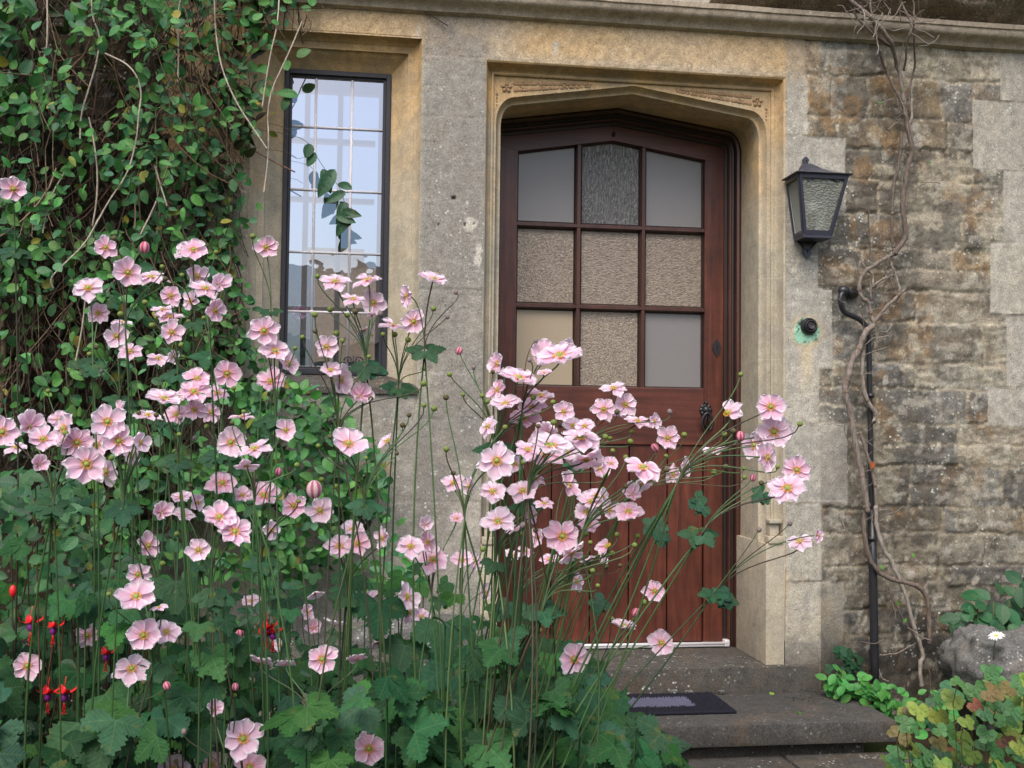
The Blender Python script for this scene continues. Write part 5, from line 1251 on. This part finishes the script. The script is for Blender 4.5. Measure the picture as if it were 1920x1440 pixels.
# low dark filler plants of the bed that read as one mass
LF = Leaves(); cnt = 0
while cnt < 1100:
    x, y, z = rr.uniform(-1.5, .78), rr.uniform(-1.7, -.12), 0
    if x > .12 and y > -.5: continue
    z = rr.random()**1.3*(.42 if x < .3 else .26)+.03
    if x > .55 and y < -1.2: z *= .6
    if hides((x, y, z), .05): continue
    LF.add(rr.choice([OVAL, ANEM[0], ANEM[1]]), (x, y, z), (rr.gauss(0, .5), -.5, .8), rr.uniform(0, 6.3), rr.uniform(.035, .07), vary((.018, .05, .022), .4)); cnt += 1
o = LF.build('undergrowth', M['leaf'], None); tag(o, 'dark low undergrowth filling the flower bed under the anemones', 'undergrowth', kind='stuff')

# ------------------------------------------------------------------ rocks, right-hand plants, small things
c = at(1878, 1255, -.42); rk = bumpy('boulder', (c[0]+.17, -.30, .30), (.22, .20, .10), .035, 9, M['rock'], seed=3); tag(rk, 'rounded grey weathered boulder at the right edge behind the yellowing leaves', 'boulder', 'boulders')
c = at(800, 1150, -.28); rk = bumpy('boulder', (c[0]-.02, -.26, .30), (.24, .14, .17), .03, 5, M['rock'], seed=9); tag(rk, 'weathered boulder half hidden behind the anemone stems under the window pier', 'boulder', 'boulders')
gp = empty('garden_plant', (1.75, -.75, .03), 'low plant with green, yellow and red-brown lobed leaves at the lower right corner', 'plant')
LF = Leaves(); mb = MB(); cnt = 0
while cnt < 210:
    px, py = rr.uniform(1660, 1990), rr.uniform(1240, 1540)
    top = float(np.interp(px, [1660, 1700, 1760, 1830, 1920, 2000], [1390, 1330, 1290, 1235, 1270, 1230]))
    if py < top: continue
    dep = rr.uniform(2.45, 2.95); P = Vector(atd(px, py, dep))
    if P.z < .04 or (P.x < 1.71 and P.y > -.43): continue
    h_ = rr.random(); col = (.05, .16, .045) if h_ < .52 else ((.17, .24, .04) if h_ < .76 else ((.14, .11, .035) if h_ < .83 else ((.04, .12, .05) if h_ < .95 else (.20, .06, .03))))
    LF.add(rr.choice(GERA), P, (rr.gauss(0, .35), -.75, .75), math.pi+rr.gauss(0, 1.1), rr.uniform(.026, .046), vary(col, .2)); cnt += 1
    if cnt % 4 == 0: mb.tube([Vector((P.x*.9+.17, P.y+.02, .03)), P+Vector((0, .02, -.05)), P], .0012, 4, 0, (.10, .09, .03), cap=False)
LF.build('foliage', M['rleaf'], gp); mb.build('leaf_stalks', M['stem'], gp, cols=True)
sp2 = empty('seedling_patch', (1.75, -.25, .03), 'patch of bright green spoon-shaped leaves between the step and the pipe foot', 'plant')
LF = Leaves()
for k in range(260):
    t = rr.random(); px = 1555+t*230+rr.gauss(0, 10); py = np.interp(px, [1550, 1600, 1650, 1700, 1790], [1288, 1285, 1305, 1325, 1345])+rr.gauss(0, 14)
    Y = -.10-.32*t; P = Vector(at(px, py, Y+rr.uniform(-.05, .03)))
    if P.z < .05: P.z = .05+rr.random()*.03
    LF.add(OVAL, P, (rr.gauss(0, .5), -.7+rr.gauss(0, .3), .7), rr.uniform(0, 6.3), rr.uniform(.024, .046), vary((.06, .25, .05), .25))
LF.build('foliage', M['leaf'], sp2)
dp = empty('leafy_plant', (1.66, -.07, .05), 'small dark green leafy plant against the wall beside the sill, left of the pipe', 'plant')
LF = Leaves()
for k in range(22): LF.add(ANEM[k % 3], at(rr.gauss(1592, 20), rr.uniform(1218, 1272), -.07), (rr.gauss(0, .4), -.8, .6), rr.uniform(0, 6.3), rr.uniform(.022, .036), vary((.018, .06, .03), .25))
LF.build('foliage', M['aleaf'], dp)
mb = MB(); mb.tube([(1.66, -.07, .05), (1.665, -.07, .22)], .002, 5, 0, (.05, .08, .03)); mb.build('stem', M['stem'], dp, cols=True)
dp = empty('leafy_plant', (2.25, -.12, .05), 'dark green broad-leaved plant behind the boulder at the right edge', 'plant')
LF = Leaves()
for k in range(60):
    px = rr.uniform(1795, 1970); py = np.interp(px, [1800, 1870, 1960], [1175, 1160, 1135])+rr.gauss(0, 20); LF.add(OVAL, at(px, py, -.14+rr.uniform(-.05, .06)), (rr.gauss(0, .4), -.8, .6), rr.uniform(0, 6.3), rr.uniform(.05, .075), vary((.022, .095, .035), .3))
LF.build('foliage', M['leaf'], dp)
mb = MB()
for k in range(6): mb.tube([(2.15+k*.05, -.12, .05), (2.13+k*.055, -.14, .3), (2.12+k*.06, -.15, .48)], .003, 5, 0, (.06, .08, .03))
mb.build('stem', M['stem'], dp, cols=True)
def daisy(P, s_, nrm, lab):
    r_ = empty('daisy', P, lab, 'flower'); f = MB(); Mx = rotm(nrm, 0)
    for k in range(16):
        a = k*math.pi/8+rr.uniform(-.1, .1); d = Vector((math.cos(a), math.sin(a), 0)); sd_ = Vector((-d.y, d.x, 0)); L = rr.uniform(.85, 1.05)
        pts = [d*.18-sd_*.06, d*.18+sd_*.06, d*.6*L+sd_*.13+Vector((0, 0, .08)), d*.6*L-sd_*.13+Vector((0, 0, .08)), d*L+sd_*.05, d*L-sd_*.05]
        f.add([P+Mx @ (q_*s_) for q_ in pts], [(0, 1, 2, 3), (3, 2, 4, 5)])
    f.build('petals', M['white'], r_); f = MB(); f.ball(P, .24*s_, sc=(1, 1, .6), M=Mx, u=10, v=6); f.build('flower_centre', M['yellow'], r_)
    f = MB(); f.tube([P, P+Vector((.01, .03, -.05)), P+Vector((.02, .05, -.20))], .0014, 5, 0, (.05, .10, .03)); f.build('stem', M['stem'], r_, cols=True)
daisy(Vector(at(1868, 1192, -.46)), .026, (-.3, -.25, .9), 'white daisy with a yellow eye on top of the boulder at the right')
daisy(Vector(at(1798, 1350, -.62)), .022, (.3, -.4, -.5), 'pale daisy seen from behind among the reddish leaves at the lower right')
for i, (px, py, s_, lab) in enumerate(((1263, 1286, .014, 'leftmost of the pale pebbles along the back of the doormat'), (1291, 1287, .013, 'second pale pebble from the left along the back of the doormat'), (1352, 1287, .011, 'rightmost pale pebble, just past the right back corner of the doormat'))):
    p = atz_ = at(px, py, -.040); rk = bumpy('pebble', (p[0], -.046, .157+s_*.62), (s_, s_*.7, s_*.62), .005, 60, M['rock'], cuts=6, seed=i*3.0); tag(rk, lab, 'pebble', 'pebbles behind the doormat')
for i, (px, py, c_, lab) in enumerate(((1330, 1296, (.45, .18, .04), 'curled orange-brown fallen leaf at the right back corner of the doormat'), (1448, 1298, (.20, .34, .05), 'small pale green fallen leaf on the lower step right of the doormat'), (1494, 1334, (.06, .14, .03), 'dark green fallen leaf in the middle of the bare right part of the lower step'))):
    f = F_*FPX+CR*(px-960)-CU*(py-720); p = CP+f*((.160-CAMZ)/f[2]); LF = Leaves(); LF.add(OVAL, p, (.1, -.2, 1), 1.2+i, .026, c_); o = LF.build('fallen_leaf', M['leaf'], None); tag(o, lab, 'leaf', 'fallen leaves on the step')
LF = Leaves()
for k in range(60):
    px, py = rr.gauss(1520, 22), rr.gauss(1310, 6); f = F_*FPX+CR*(px-960)-CU*(py-720); p = CP+f*((.159-CAMZ)/f[2])
    if p[1] > -.02 or p[1] < -.40: continue
    LF.add(OVALB, p, (rr.gauss(0, .3), rr.gauss(0, .3), 1), rr.uniform(0, 6), rr.uniform(.004, .009), (.015, .013, .010))
tag(LF.build('crumbs_of_soil', M['leaf'], None), 'scattered dark crumbs on the lower step towards its right end', 'debris', kind='stuff')
